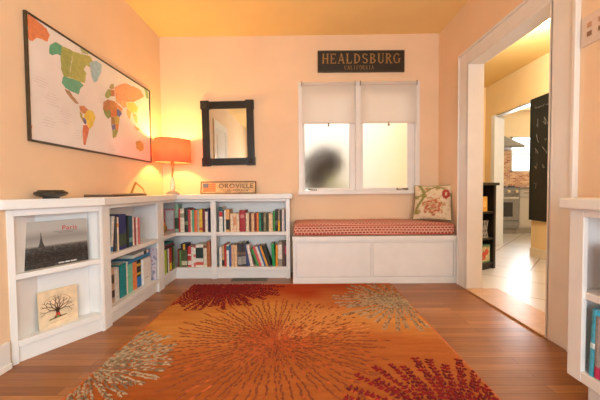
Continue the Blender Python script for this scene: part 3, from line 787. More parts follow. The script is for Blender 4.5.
def magazine_pat():
    m, nt, b = new_mat('flower_print')
    v = nt.nodes.new('ShaderNodeTexVoronoi'); v.inputs['Scale'].default_value = 28
    nt.links.new(coords(nt), v.inputs['Vector'])
    c = ramp(nt, v.outputs['Distance'], [(.0, (150, 90, 80)), (.25, (190, 170, 180)), (.55, (205, 195, 205)), (.8, (140, 130, 150))])
    nt.links.new(c, b.inputs['Base Color']); b.inputs['Roughness'].default_value = .4
    return m
b = thing('magazine', 'grey-lilac flower-print magazine leaning against the upright between bays', 'magazine', (-1.495, 2.690, ZB), (math.radians(-4), 0, 0))
MB().box(0, .205, 0, .006, 0, .28).build('cover', magazine_pat(), b)
MB().box(.003, .202, .0062, .010, .003, .277).build('pages', M_PAGES, b)

# corner upper: vase, frame, green book
v = thing('vase', 'small round ochre vase on the corner upper shelf', 'vase', (-1.395, 3.03, ZS))
vb = MB().lathe([(0, 0), (.028, 0), (.05, .03), (.056, .06), (.045, .095), (.024, .118), (.022, .135), (.030, .15), (.026, .15), (.018, .135), (.018, .12), (0, .11)], 28)
vb.build('body', pm((178, 130, 62), .35, .15, 25), v, 0, True)
MB().lathe([(.0245, .112), (.0255, .115), (.0245, .119)], 24, 0, None, False).build('neck_ring', pm((120, 82, 40), .4), v, 0, True)
f = thing('framed_photo', 'pink framed photo behind the ochre vase', 'photo', (-1.475, 3.262, ZS), (math.radians(-5), 0, math.radians(8)))
w_, h_ = .118, .235
MB().box(0, w_, 0, .014, 0, .018).box(0, w_, 0, .014, h_ - .018, h_).box(0, .018, 0, .014, .018, h_ - .018).box(w_ - .018, w_, 0, .014, .018, h_ - .018).build('frame', pm((222, 140, 140), .4), f, .002)
MB().box(.018, w_ - .018, .006, .010, .018, h_ - .018).build('picture', pm((232, 224, 226), .5, .05, 14), f)
book(0, .04, .285, .1, (150, 180, 150), 'tall pale green book with dark leafy spine beside the pink frame', 'books on the corner upper shelf',
     {'lab': [(.1, .5, (60, 80, 55))]}, ((-1.335, 3.215, ZS), 0))

# face-out picture books on the angled cabinet
def on_face(s, off, z, lean):
    p = Vector(A) + dv * s - nv * off
    return (p.x, p.y, z), (math.radians(-lean), 0, ANG)
l, r = on_face(.078, .046, ZS - .006, 2.5)
pb = thing('book', 'landscape Paris photo book facing out on the angled upper shelf', 'book', l, r, 'face-out books on the angled bookcase')
bw, bh = .326, .262
def paris_photo():
    m, nt, b = new_mat('city_photograph')
    co = coords(nt)
    sx = nt.nodes.new('ShaderNodeSeparateXYZ'); nt.links.new(co, sx.inputs[0])
    base = ramp(nt, sx.outputs['Z'], [(0.0, (70, 68, 66)), (0.07, (52, 50, 50)), (0.115, (92, 90, 88)), (0.128, (165, 160, 155)), (0.17, (140, 136, 132)), (0.215, (178, 172, 166))])
    n = noise(nt, coords(nt, (1, 1, 2.2)), 55.0, 6, .7)
    spk = ramp(nt, n, [(.42, (70, 68, 66)), (.5, (128, 126, 124)), (.6, (225, 222, 218))])
    msk = nt.nodes.new('ShaderNodeMapRange')
    msk.inputs['From Min'].default_value = .125; msk.inputs['From Max'].default_value = .11
    nt.links.new(sx.outputs['Z'], msk.inputs[0])
    ov_ = mixcol(nt, base, spk, .75, 'OVERLAY')
    nt.links.new(mixcol(nt, base, ov_, msk.outputs[0]), b.inputs['Base Color'])
    b.inputs['Roughness'].default_value = .35
    return m
MB().box(0, bw, 0, .004, 0, bh).build('cover', [paris_photo()], pb, .0008)
MB().box(.002, bw - .004, .004, .016, .003, bh - .003).build('pages', M_PAGES, pb)
MB().box(0, bw, .016, .019, 0, bh).build('back_cover', pm((60, 60, 60), .4), pb)
tw = MB()                                              # the tower printed on the cover
for (z0, z1, w0, w1) in ((.115, .14, .016, .009), (.14, .165, .008, .004), (.165, .2, .0035, .0012)):
    tw.add([(.088 - w0, -.0006, z0), (.088 + w0, -.0006, z0), (.088 + w1, -.0006, z1), (.088 - w1, -.0006, z1)], [(0, 1, 2, 3)])
tw.build('printed_tower', pm((70, 68, 66), .4), pb)
text_mesh('printed_title', 'Paris', pm((190, 50, 60), .4), pb, .078, .026, T(.232, -.0006, .217) @ FRONT, .0004)
ln = MB()
for k, (a, c_) in enumerate(((.15, .27), (.165, .25))):
    ln.box(a, c_, -.0007, 0, .196 - k * .008, .1985 - k * .008)
ln.build('printed_subtitle', pm((110, 104, 100), .4), pb)
ln = MB()
for a, c_ in ((.165, .195), (.2, .222), (.227, .26)):
    ln.box(a, c_, -.0007, 0, .010, .0165)
ln.build('printed_caption', pm((225, 222, 218), .4), pb)

l, r = on_face(.142, .044, ZB, 2.5)
tb = thing('book', 'cream picture book with a bare tree, facing out on the angled lower shelf', 'book', l, r, 'face-out books on the angled bookcase')
bw, bh = .194, .214
MB().box(0, bw, 0, .003, 0, bh).build('cover', pm((228, 202, 168), .5, .07, 18), tb, .0008)
MB().box(.002, bw - .004, .003, .011, .003, bh - .003).build('pages', M_PAGES, tb)
MB().box(0, bw, .011, .014, 0, bh).build('back_cover', pm((225, 195, 155), .5), tb)
tr = MB()
def branch(x, z, a, ln_, r0, dep, rng):
    x1_, z1_ = x + ln_ * math.cos(a), z + ln_ * math.sin(a)
    p, q = Vector((-math.sin(a), math.cos(a))), .7
    tr.add([(x + p.x * r0, -.0008, z + p.y * r0), (x - p.x * r0, -.0008, z - p.y * r0), (x1_ - p.x * r0 * q, -.0008, z1_ - p.y * r0 * q), (x1_ + p.x * r0 * q, -.0008, z1_ + p.y * r0 * q)], [(0, 1, 2, 3)])
    if dep:
        for da in (-.5, .42):
            branch(x1_, z1_, a + da * rng.uniform(.7, 1.25), ln_ * rng.uniform(.62, .78), r0 * .62, dep - 1, rng)
rg = random.Random(11)
for a in (.25, .8, 1.2, 1.57, 1.95, 2.4, 2.9):
    branch(.089, .088, a, .034, .0036, 3, rg)
tr.add([(.066, -.0008, .048), (.112, -.0008, .048), (.098, -.0008, .066), (.097, -.0008, .1), (.081, -.0008, .1), (.08, -.0008, .066)], [(0, 1, 2, 3, 4, 5)])
tr.build('printed_tree', pm((92, 60, 40), .6), tb)
MB().add([(.042, -.0007, .04), (.137, -.0007, .052), (.128, -.0007, .058), (.05, -.0007, .049)], [(0, 1, 2, 3)]).build('printed_grass', pm((120, 110, 60), .6), tb)
MB().box(.079, .087, -.0012, 0, .056, .076).box(.091, .1, -.0012, 0, .056, .076).build('printed_figures', pm((205, 70, 55), .6), tb)
MB().box(.083, .095, -.0014, 0, .048, .058).build('printed_bush', pm((90, 150, 70), .6), tb)
tx = MB()
for k in range(18):
    a = PI * (.14 + .72 * k / 17)
    xx, zz = .089 - .075 * math.cos(a), .118 + .06 * math.sin(a)
    if zz < bh - .006:
        tx.box(xx - .0025, xx + .0025, -.0006, 0, zz - .003, zz + .003)
for k in range(14):
    tx.box(.05 + k * .0058, .0535 + k * .0058, -.0006, 0, .022 + k * .0006, .026 + k * .0006)
tx.build('printed_lettering', pm((196, 160, 118), .6), tb)

# ------------------------------------------------------------------ things on the worktop
b = thing('bowl', 'low round dark bowl on the left end of the worktop', 'bowl', (-1.421, 1.742, ZW))
MB().lathe([(0, 0), (.038, 0), (.04, .008), (.064, .014), (.08, .026), (.076, .036), (.058, .042), (.03, .044), (.0, .044)], 40).build('body', pm((52, 44, 36), .35, .2, 30), b, 0, True)
MB().lathe([(.054, .0425), (.059, .047), (.064, .0415)], 40, 0, None, False).build('rim', pm((66, 52, 40), .35), b, 0, True)
n = thing('laptop', 'thin closed brown-grey laptop lying on the worktop before the map', 'laptop', (-1.47, 2.07, ZW), math.radians(2))
MB().box(0, .19, 0, .5, 0, .011).build('base', pm((92, 70, 54), .4), n, .003)
MB().box(0, .19, 0, .5, .012, .02).build('lid', pm((176, 146, 120), .35), n, .003)
n = thing('folding_stand', 'small bent tan stand on the worktop left of the lamp', 'stand', (-1.44, 2.72, ZW), 0)
MB().tube([(0, -.13, 0.006), (0, -.05, .112)], .009, 8).build('leg', pm((190, 130, 66), .5), n, 0, True)
MB().tube([(0, -.05, .112), (0, .07, .058)], .007, 8).tube([(0, .07, .058), (.004, .1, .006)], .004, 8).build('arm', pm((205, 150, 84), .5), n, 0, True)

# lamp
lp = thing('table_lamp', 'lit table lamp with coral drum shade in the room corner', 'lamp', (-1.300, 3.10, ZW))
def glassy():
    m, nt, b = new_mat('pale_glass')
    b.inputs['Base Color'].default_value = (1, .97, .88, 1)
    b.inputs['Transmission Weight'].default_value = .6
    b.inputs['Roughness'].default_value = .15
    return m
MB().lathe([(0, 0), (.065, 0), (.068, .012), (.05, .024), (.02, .04), (.026, .07), (.024, .12), (.014, .16), (.012, .175), (0, .175)], 32).build('base', glassy(), lp, 0, True)
MB().tube([(-.003, 0, .172), (.003, 0, .225), (.004, 0, .31)], .0095, 12).tube([(.004, 0, .288), (.004, 0, .36)], .016, 12).build('socket', M_BRONZE, lp, 0, True)
def shade_mat():
    m, nt, b = new_mat('coral_lampshade')
    nt.nodes.remove(b); out = nt.nodes['Material Output']
    df = nt.nodes.new('ShaderNodeBsdfDiffuse'); tr_ = nt.nodes.new('ShaderNodeBsdfTranslucent')
    v = noise(nt, coords(nt, (30, 30, 300)), 4.0)
    nt.links.new(ramp(nt, v, [(.3, (220, 124, 104)), (.7, (228, 134, 112))]), df.inputs[0])
    nt.links.new(ramp(nt, v, [(.3, (220, 134, 118)), (.7, (228, 144, 128))]), tr_.inputs[0])
    mx = nt.nodes.new('ShaderNodeMixShader'); mx.inputs[0].default_value = .5
    nt.links.new(df.outputs[0], mx.inputs[1]); nt.links.new(tr_.outputs[0], mx.inputs[2]); nt.links.new(mx.outputs[0], out.inputs[0])
    return m
SH = T(0.005, 0, .32) @ RY(math.radians(1.5))
MB().lathe([(.176, 0), (.168, .222), (.166, .222), (.174, 0), (.176, 0)], 48, 0, SH, False).build('lamp_shade', shade_mat(), lp, 0, True)
MB().lathe([(.1755, -.002), (.1775, -.002), (.1775, .006), (.1755, .006)], 48, 0, SH, False).build('shade_trim', pm((205, 105, 78), .7), lp, 0, True)
MB().lathe([(.167, .218), (.1692, .218), (.169, .225), (.167, .225)], 48, 0, SH, False).build('shade_trim', pm((205, 105, 78), .7), lp, 0, True)
sp = MB()
for k in range(3):
    a = 2 * PI * k / 3
    sp.tube([(.004, 0, .355), (.005 + .170 * math.cos(a), .170 * math.sin(a), .42)], .002, 6)
sp.build('shade_spider', M_BRONZE, lp)
MB().lathe([(0, -.04), (.014, -.035), (.03, .0), (.026, .025), (0, .038)], 20, 0, T(.004, 0, .40)).build('bulb', emit((255, 214, 140), 12), lp, 0, True)
ld = bpy.data.lights.new('lamp_glow', 'POINT'); ld.energy = 17; ld.color = (1,.75,.20); ld.shadow_soft_size = .035
lo = bpy.data.objects.new('lamp_glow', ld); COL.objects.link(lo); lo.location = (-1.296, 3.10, ZW + .47)

# town sign standing on the worktop
sg = thing('sign', 'weathered tan OROVILLE CALIFORNIA sign with flag standing on the worktop', 'sign', (-1.073, 3.255, ZW), (math.radians(-10), 0, 0))
W_, H_ = .585, .134
MB().box(0, W_, 0, .012, 0, H_).build('board', pm((214, 176, 132), .7, .1, 25), sg)
MB().box(0, W_, -.005, .014, 0, .011).box(0, W_, -.005, .014, H_ - .011, H_).box(0, .009, -.005, .014, .011, H_ - .011).box(W_ - .009, W_, -.005, .014, .011, H_ - .011).build('rim', pm((122, 90, 60), .6, .2, 40), sg, .001)
fl = MB()
for k in range(7):
    z0 = .024 + k * .0125
    fl.box(.026, .158, -.002, .001, z0, z0 + .0125, k % 2)
fl.box(.024, .084, -.003, .001, .066, .112, 2)
fl.build('flag', [pm((232, 112, 70), .6), pm((238, 138, 92), .6), pm((112, 108, 128), .6)], sg)
text_mesh('lettering', 'OROVILLE', pm((92, 66, 46), .6), sg, .365, .048, T(.372, -.001, .085) @ FRONT, .001, 1.1)
text_mesh('lettering', 'CALIFORNIA', pm((112, 84, 58), .6), sg, .26, .024, T(.372, -.001, .036) @ FRONT, .001, 1.2)

# ------------------------------------------------------------------ wall things
mp = thing('map', 'large framed world map with coloured countries on the left wall', 'map', (XL + .001, 2.397, 1.538), 0)
mh, mw = .355, .690
MB().box(0, .017, -mw, mw, -mh, -mh + .011).box(0, .017, -mw, mw, mh - .011, mh).box(0, .017, -mw, -mw + .011, -mh + .011, mh - .011).box(0, .017, mw - .011, mw, -mh + .011, mh - .011).build('frame', pm((66, 52, 34), .4), mp, .001)
mats = [pm((236, 226, 222), .35, .02, 5)]; lands = MB().box(0, .010, -mw + .006, mw - .006, -mh + .006, mh - .006)
def inside_clip(y, z): return (max(-mw + .012, min(mw - .012, y)), max(-mh + .012, min(mh - .012, z)))
def roughen(poly, rng):
    out = []
    for i, p in enumerate(poly):
        q = poly[(i + 1) % len(poly)]
        out.append(p)
        d_ = math.hypot(q[0] - p[0], q[1] - p[1])
        for k in (1, 2):
            f_ = k / 3
            out.append((p[0] + (q[0] - p[0]) * f_ + rng.uniform(-.05, .05) * d_, p[1] + (q[1] - p[1]) * f_ + rng.uniform(-.05, .05) * d_))
    return out
rg = random.Random(5)
for i, (col, poly) in enumerate(MAP_LANDS):
    mats.append(pm(tuple(int(c * .82 + p_ * .18) for c, p_ in zip(col, (226, 206, 190))), .35, .05, 40))
    pl = [inside_clip(*p) for p in roughen(poly, rg)]
    lands.add([(.0104 + .00002 * i, y, z) for y, z in pl], [tuple(range(len(pl)))], i + 1)
gl = lands; mats.append(pm((212, 196, 190), .5))
for (y, z, n_) in ((-.52, -.05, 5), (-.42, -.12, 6), (-.55, -.2, 4), (-.3, -.23, 4), (.05, -.28, 4), (.5, -.24, 3), (-.05, .06, 3), (-.6, .02, 4)):
    for k in range(n_):
        gl.box(.0104, .0107, y - .03 - .01 * (k % 3), y + .03 + .012 * ((k * 2) % 3), z - k * .016, z - k * .016 + .0022, len(mats) - 1)
gl.build('sheet', mats, mp)

mr = thing('mirror', 'dark brown framed wall mirror right of the lamp', 'mirror', (-.79, YB - .001, 1.512), (0, math.radians(-.8), 0))
hw, hh, fw = .282, .345, .083
for sx in (-1, 1):
    st = MB()
    xa = sx * hw; xb = sx * (hw - fw)
    x0_, x1_ = min(xa, xb), max(xa, xb)
    st.box(x0_ + .004, x1_ - .004, -.026, 0, -hh + fw, hh - fw)
    for q in (.016, .036, .056):
        st.box(x0_ + q, x0_ + q + .008, -.034, -.026, -hh + fw, hh - fw)
    st.build('stile', M_DARKWOOD, mr, .002)
for sz in (-1, 1):
    rl = MB()
    z0, z1 = min(sz * hh, sz * (hh - fw)), max(sz * hh, sz * (hh - fw))
    rl.box(-hw + fw, hw - fw, -.026, 0, z0 + .004, z1 - .004)
    for q in (.016, .036, .056):
        rl.box(-hw + fw, hw - fw, -.034, -.026, z0 + q, z0 + q + .008)
    rl.build('rail', M_DARKWOOD, mr, .002)
for sx in (-1, 1):
    for sz in (-1, 1):
        cx, cz = sx * (hw - fw / 2), sz * (hh - fw / 2)
        MB().box(cx - fw / 2 - .003, cx + fw / 2 + .003, -.042, 0, cz - fw / 2 - .003, cz + fw / 2 + .003).lathe([(.0, 0), (.012, .006), (.02, .002), (.03, .006), (.034, 0)], 24, 0, T(cx, -.042, cz) @ RX(PI / 2)).build('corner_block', M_DARKWOOD, mr, .002)
mm, nt, b_m = new_mat('mirror_glass'); b_m.inputs['Metallic'].default_value = 1; b_m.inputs['Roughness'].default_value = .03; b_m.inputs['Base Color'].default_value = (.70, .66, .58, 1)
MB().box(-hw + fw, hw - fw, -.012, -.004, -hh + fw, hh - fw).build('mirror_glass', mm, mr)

sg = thing('sign', 'dark HEALDSBURG CALIFORNIA sign with gold lettering above the window', 'sign', (.635, YB - .001, 2.258), (0, math.radians(.35), 0))
MB().box(-.455, .455, -.02, 0, -.108, .108).build('board', pm((34, 27, 15), .5, .15, 30), sg, .002)
MB().box(-.46, .46, -.026, 0, -.112, -.098).box(-.46, .46, -.026, 0, .098, .112).box(-.46, -.446, -.026, 0, -.098, .098).box(.446, .46, -.026, 0, -.098, .098).build('rim', pm((58, 46, 26), .5, .2, 40), sg, .002)
M_GOLD = pm((160, 120, 66), .5, .15, 60)
serif_text('lettering', 'HEALDSBURG', M_GOLD, sg, .83, .106, T(0, -.0205, .028) @ FRONT, .002)
serif_text('lettering', 'CALIFORNIA', M_GOLD, sg, .31, .042, T(-.02, -.0205, -.066) @ FRONT, .001, .25)
rv = MB()
for x in (-.43, .43):
    for z in (-.085, .085):
        rv.lathe([(0, .004), (.006, .003), (.007, 0)], 10, 0, T(x, -.02, z) @ RX(PI / 2))

sw = thing('switch_plate', 'white double switch plate high on the wall right of the doorway', 'switch', (XR - .001, 1.575, 1.70), 0)
MB().box(-.008, 0, -.078, .078, -.075, .075).build('plate', pm((226, 204, 190), .4, .02), sw, .003)
for y in (-.03, .03):
    for z in (-.022, .022):
        MB().box(-.012, -.007, y - .012, y + .012, z - .012, z + .012).build('rocker', pm((196, 150, 120) if z > 0 else (150, 110, 84), .4), sw, .002)

# ------------------------------------------------------------------ window seat
bx0, bx1 = -.095, XR - .003
bn = thing('window_seat', 'white built-in bench with two front panels under the window', 'bench', (bx0, 2.93, 0))
bw = bx1 - bx0; bd = YB - .003 - 2.93
MB().box(0, bw, .012, bd, 0, .412).build('body', M_WHITE, bn, .002)
MB().box(-.004, bw, -.012, bd, .412, .455).build('seat_board', M_WHITE, bn, .004)
mid = .752
st = MB().box(0, bw, 0, .012, 0, .062).box(0, bw, 0, .012, .395, .412).box(0, .03, 0, .012, .062, .395).box(bw - .035, bw, 0, .012, .062, .395).box(mid - .008, mid + .008, 0, .012, .062, .395)
st.build('face_frame', M_WHITE, bn, .002)
MB().box(.034, mid - .012, .001, .012, .066, .391).build('front_panel', M_WHITE, bn, .003)
MB().box(mid + .012, bw - .039, .001, .012, .066, .391).build('front_panel', M_WHITE, bn, .003)
MB().box(-.002, bw, -.004, 0, 0, .05).build('base_strip', M_WHITE, bn, .002)

def cushion_cloth():
    m, nt, b = new_mat('coral_print_cloth')
    t_ = nt.nodes.new('ShaderNodeTexCoord'); s = nt.nodes.new('ShaderNodeSeparateXYZ'); nt.links.new(t_.outputs['Object'], s.inputs[0])
    ad = nt.nodes.new('ShaderNodeMath'); ad.operation = 'ADD'; nt.links.new(s.outputs['Y'], ad.inputs[0]); nt.links.new(s.outputs['Z'], ad.inputs[1])
    cb = nt.nodes.new('ShaderNodeCombineXYZ'); nt.links.new(s.outputs['X'], cb.inputs[0]); nt.links.new(ad.outputs[0], cb.inputs[1])
    br = nt.nodes.new('ShaderNodeTexBrick'); nt.links.new(cb.outputs[0], br.inputs['Vector'])
    br.inputs['Scale'].default_value = 1; br.inputs['Brick Width'].default_value = .034; br.inputs['Row Height'].default_value = .024
    br.inputs['Mortar Size'].default_value = .0062; br.inputs['Mortar Smooth'].default_value = .5
    br.inputs['Color1'].default_value = lin((178, 78, 64)); br.inputs['Color2'].default_value = lin((152, 58, 52)); br.inputs['Mortar'].default_value = lin((228, 186, 164))
    n = noise(nt, cb.outputs[0], 60.0, 3)
    nm = nt.nodes.new('ShaderNodeMath'); nm.operation = 'MULTIPLY'; nm.inputs[1].default_value = .4; nt.links.new(n, nm.inputs[0])
    c = mixcol(nt, br.outputs['Color'], lin((188, 92, 72)), nm.outputs[0])
    nt.links.new(c, b.inputs['Base Color']); b.inputs['Roughness'].default_value = .85
    b.inputs['Specular IOR Level'].default_value = .2
    return m
def soft_box(nx, ny, nz, sx, sy, sz, rad, fn):
    bm = bmesh.new()
    bmesh.ops.create_cube(bm, size=1.0)
    bmesh.ops.scale(bm, vec=(sx, sy, sz), verts=bm.verts)
    bmesh.ops.bevel(bm, geom=list(bm.edges), offset=rad, segments=4, affect='EDGES', profile=.5)
    bmesh.ops.subdivide_edges(bm, edges=[e for e in bm.edges if e.calc_length() > .2], cuts=nx, use_grid_fill=True)
    for v in bm.verts:
        v.co = fn(v.co)
    return bm
def cush_fn(p):
    x, y, z = p
    q = (1 - (2 * x / 1.53) ** 4) * (1 - (2 * y / .41) ** 4)
    if z > 0.02:
        z += .018 * max(q, 0) + .004 * math.sin(x * 7) * math.sin(y * 9) - .006 * x
    if y < -.15:
        y += -.004 * math.cos(x * 5)
    return Vector((x, y, z))
bm = soft_box(24, 6, 1, 1.545, .405, .112, .03, cush_fn)
me = bpy.data.meshes.new('seat_cushion'); bm.to_mesh(me); bm.free(); me.materials.append(cushion_cloth()); me.shade_smooth()
ct = thing('bench_cushion', 'long coral-red patterned cushion on the white bench', 'cushion', (.684, 3.142, .456))
o = bpy.data.objects.new('cushion_body', me); COL.objects.link(o); o.parent = ct; o.location = (0, 0, .056)
pp = MB()
def rim_pts(z, ox, oy):
    return [(-.74, -oy, z), (-.4, -oy - .003, z), (0, -oy - .004, z), (.4, -oy - .003, z), (.74, -oy, z)]
pp.tube(rim_pts(.100, .77, .1975), .004, 8)
pp.tube(rim_pts(.014, .77, .1975), .004, 8)
pp.build('piping', pm((186, 78, 60), .85), ct, 0, True)

# throw pillow
def pillow_col(u, v):
    """printed flower cloth: u,v in -1..1"""
    r = math.hypot((u - .1) / .55, (v + .28) / .5)
    a = math.atan2(v + .28, u - .1)
    base = (228, 208, 176)
    nz = math.sin(u * 13 + v * 7) * math.sin(v * 15 - u * 5)
    if r < 1.0 + .12 * math.sin(a * 7):
        k = math.sin(r * 13 + 1.2 * math.sin(a * 6 + r * 4)) * .8 + .5 * math.sin(u * 31 + v * 17) * math.sin(v * 29 - u * 23)
        return (188, 98, 72) if k > .35 else ((214, 152, 116) if k > -.35 else ((226, 204, 168) if k > -.8 else (160, 150, 90)))
    r2 = math.hypot((u - .72) / .2, (v - .42) / .28)
    if r2 < 1:
        return (176, 60, 52) if r2 > .35 else (226, 186, 150)
    st = abs(u + .62 - .22 * math.sin(v * 3.2 + .4))
    if st < .09 and v > -.75:
        return (146, 138, 74)
    st = abs(v - .55 - .3 * math.sin(u * 3 + .8))
    if st < .06:
        return (150, 142, 82)
    for (cu_, cv_, ru) in ((-.2, .72, .16), (.28, .75, .13), (-.8, .2, .12), (-.35, .3, .14), (.62, -.2, .12), (-.7, -.6, .15)):
        if math.hypot(u - cu_, (v - cv_) * 1.3) < ru:
            return (158, 152, 88) if nz > -.1 else (212, 130, 96)
    return base if nz < .55 else (220, 188, 150)
N = 40
vs, fs, cols = [], [], []
for side in (1, -1):
    o0 = len(vs)
    for j in range(N + 1):
        for i in range(N + 1):
            u, v = -1 + 2 * i / N, -1 + 2 * j / N
            e = max(0, (1 - abs(u) ** 2.4)) ** .55 * max(0, (1 - abs(v) ** 2.4)) ** .55
            pin = 1 - .07 * (1 - abs(u) ** 2) * abs(v) ** 3
            pin2 = 1 - .07 * (1 - abs(v) ** 2) * abs(u) ** 3
            vs.append((.183 * u * pin2, -side * (.062 * e + .0006), .183 * v * pin + .18))
            cols.append(pillow_col(u, v) if side > 0 else (214, 190, 156))
    for j in range(N):
        for i in range(N):
            a = o0 + j * (N + 1) + i
            fs.append((a, a + 1, a + N + 2, a + N + 1) if side > 0 else (a, a + N + 1, a + N + 2, a + 1))
me = bpy.data.meshes.new('pillow_body'); me.from_pydata(vs, [], fs)
ca = me.color_attributes.new('print', 'FLOAT_COLOR', 'POINT')
for i, c_ in enumerate(cols):
    ca.data[i].color = lin(c_)
m, nt, b_ = new_mat('flower_print_cloth')
at = nt.nodes.new('ShaderNodeAttribute'); at.attribute_name = 'print'
nz = noise(nt, coords(nt), 220.0)
nt.links.new(mixcol(nt, at.outputs['Color'], ramp(nt, nz, [(.3, (225, 225, 225)), (.7, (255, 255, 255))]), .6, 'MULTIPLY'), b_.inputs['Base Color'])
b_.inputs['Roughness'].default_value = .9
me.materials.append(m); me.shade_smooth()
pl = thing('throw_pillow', 'cream floral square pillow propped in the right corner of the bench', 'pillow', (1.285, 3.085, .588), (math.radians(-17), math.radians(-1), math.radians(-33)))
po = bpy.data.objects.new('pillow_body', me); COL.objects.link(po); po.parent = pl
pg = MB()
loop = []
for k in range(81):
    tt = k / 80 * 4
    s_, q_ = int(tt) % 4, tt - int(tt)
    u, v = ((-1 + 2 * q_, -1), (1, -1 + 2 * q_), (1 - 2 * q_, 1), (-1, 1 - 2 * q_))[s_]
    pin = 1 - .07 * (1 - abs(u) ** 2) * abs(v) ** 3; pin2 = 1 - .07 * (1 - abs(v) ** 2) * abs(u) ** 3
    loop.append((.183 * u * pin2, 0, .183 * v * pin + .18))
pg.tube(loop, .0045, 6).build('piping', pm((120, 116, 76), .9), pl, 0, True)

# ------------------------------------------------------------------ rug
RX0, RX1, RY0, RY1 = -1.035, .825, .15, 2.895
rug = thing('rug', 'large orange wool rug with red, rust and beige bursts', 'rug', ((RX0 + RX1) / 2, (RY0 + RY1) / 2, 0))
def rug_wool():
    m, nt, b = new_mat('orange_wool')
    co = coords(nt)
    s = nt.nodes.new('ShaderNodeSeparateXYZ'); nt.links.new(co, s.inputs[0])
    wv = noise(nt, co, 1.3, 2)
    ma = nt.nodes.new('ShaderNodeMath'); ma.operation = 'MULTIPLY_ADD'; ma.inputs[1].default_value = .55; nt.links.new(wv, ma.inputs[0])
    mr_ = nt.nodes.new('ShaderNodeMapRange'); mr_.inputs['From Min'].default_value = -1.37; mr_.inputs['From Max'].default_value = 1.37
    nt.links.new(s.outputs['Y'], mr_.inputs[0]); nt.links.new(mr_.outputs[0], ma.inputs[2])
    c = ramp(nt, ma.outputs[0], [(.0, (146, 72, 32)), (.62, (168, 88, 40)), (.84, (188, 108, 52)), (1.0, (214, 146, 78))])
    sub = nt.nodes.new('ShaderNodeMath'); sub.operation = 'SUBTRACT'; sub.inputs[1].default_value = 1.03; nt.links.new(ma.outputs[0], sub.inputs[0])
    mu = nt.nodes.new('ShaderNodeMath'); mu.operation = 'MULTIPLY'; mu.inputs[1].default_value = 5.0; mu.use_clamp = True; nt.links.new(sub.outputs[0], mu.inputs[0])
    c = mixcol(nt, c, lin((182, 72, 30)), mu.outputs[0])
    f_ = noise(nt, co, 320.0, 2)
    st_ = noise(nt, coords(nt, (2, 18, 1)), 2.0, 3)
    c = mixcol(nt, c, ramp(nt, st_, [(.3, (222, 214, 206)), (.7, (255, 255, 255))]), .7, 'MULTIPLY')
    c = mixcol(nt, c, ramp(nt, f_, [(.3, (205, 200, 196)), (.7, (255, 255, 255))]), .6, 'MULTIPLY')
    nt.links.new(c, b.inputs['Base Color']); b.inputs['Roughness'].default_value = .95; b.inputs['Specular IOR Level'].default_value = .1
    bump(nt, b, f_, .5, .003)
    return m
hx, hy = (RX1 - RX0) / 2, (RY1 - RY0) / 2
MB().box(-hx, hx, -hy, hy, 0.0005, .011).build('pile', rug_wool(), rug, .004)
M_BIND = pm((182, 98, 46), .9, .08, 60)
MB().box(-hx - .004, -hx + .008, -hy, hy, .0005, .0115).box(hx - .008, hx + .004, -hy, hy, .0005, .0115).box(-hx + .008, hx - .008, hy - .008, hy + .004, .0005, .0115).build('binding', M_BIND, rug)
ox, oy = (RX0 + RX1) / 2, (RY0 + RY1) / 2
def tuft(mb, x, y, ang, ln_, wd, ht, mat):
    if not (RX0 + .006 < x < RX1 - .006 and RY0 < y < RY1 - .004):
        return
    x -= ox; y -= oy
    ca_, sa = math.cos(ang), math.sin(ang)
    def P(a, b, z): return (x + a * ca_ - b * sa, y + a * sa + b * ca_, z)
    mb.add([P(-ln_, 0, .010), P(-ln_ * .3, wd, .0105), P(ln_, 0, .0105), P(-ln_ * .3, -wd, .0105), P(-ln_ * .2, 0, .011 + ht), P(ln_ * .5, 0, .011 + ht * .8)],
           [(0, 3, 4), (0, 4, 1), (1, 4, 5), (1, 5, 2), (2, 5, 3), (3, 5, 4)], mat)
def burst(name, cx, cy, R, nray, style, mats, seed, parent):
    rng = random.Random(seed); mb = MB()
    for k in range(nray):
        a = 2 * PI * (k + rng.uniform(-.25, .25)) / nray
        Rk = R * rng.uniform(.82, 1.05)
        if style == 'fine':
            r = R * .02
            while r < Rk:
                f_ = r / Rk
                for _ in range(1 if f_ > .4 else 2):
                    j = rng.uniform(-.006, .006)
                    mi = (0 if rng.random() < .8 else 2) if math.cos(a - .8) < .82 else (0 if rng.random() < .45 else 1)
                    if f_ < .4: mi = 2 if rng.random() < .8 - 1.5 * f_ else mi
                    tuft(mb, cx + r * math.cos(a) - j * math.sin(a), cy + r * math.sin(a) + j * math.cos(a), a + rng.uniform(-.3, .3), .016 + .010 * f_, .0055 + .0025 * f_, .005, mi)
                r += .031 * rng.uniform(.75, 1.25)
        elif style == 'leafy':
            r = R * .06
            while r < Rk:
                f_ = r / Rk
                for sd in (-1, 0, 1):
                    j = (sd * .013 + rng.uniform(-.007, .007)) * rng.uniform(.8, 1.3) * (1.1 - .35 * f_)
                    tuft(mb, cx + r * math.cos(a) - j * math.sin(a), cy + r * math.sin(a) + j * math.cos(a), a + sd * .75 + rng.uniform(-.7, .7), .016 * rng.uniform(.7, 1.2), .0085 * rng.uniform(.7, 1.3), .008, 0 if rng.random() < .7 else 1)
                r += .026 * rng.uniform(.85, 1.15)
        else:
            r = R * .05
            while r < Rk:
                f_ = r / Rk
                for sd in (-1, 1):
                    j = sd * .009 * rng.uniform(.3, 1.4)
                    tuft(mb, cx + r * math.cos(a) - j * math.sin(a), cy + r * math.sin(a) + j * math.cos(a), a + sd * .3 + rng.uniform(-.4, .4), .019, .0082, .006, 0 if rng.random() < .65 else 1)
                r += .026 * rng.uniform(.8, 1.2)
    return mb.build(name, mats, parent)
M_RUST, M_RUST2, M_RUST3 = pm((128, 58, 24), .95, .12, 60), pm((196, 120, 62), .95, .1, 60), pm((176, 80, 30), .95, .1, 60)
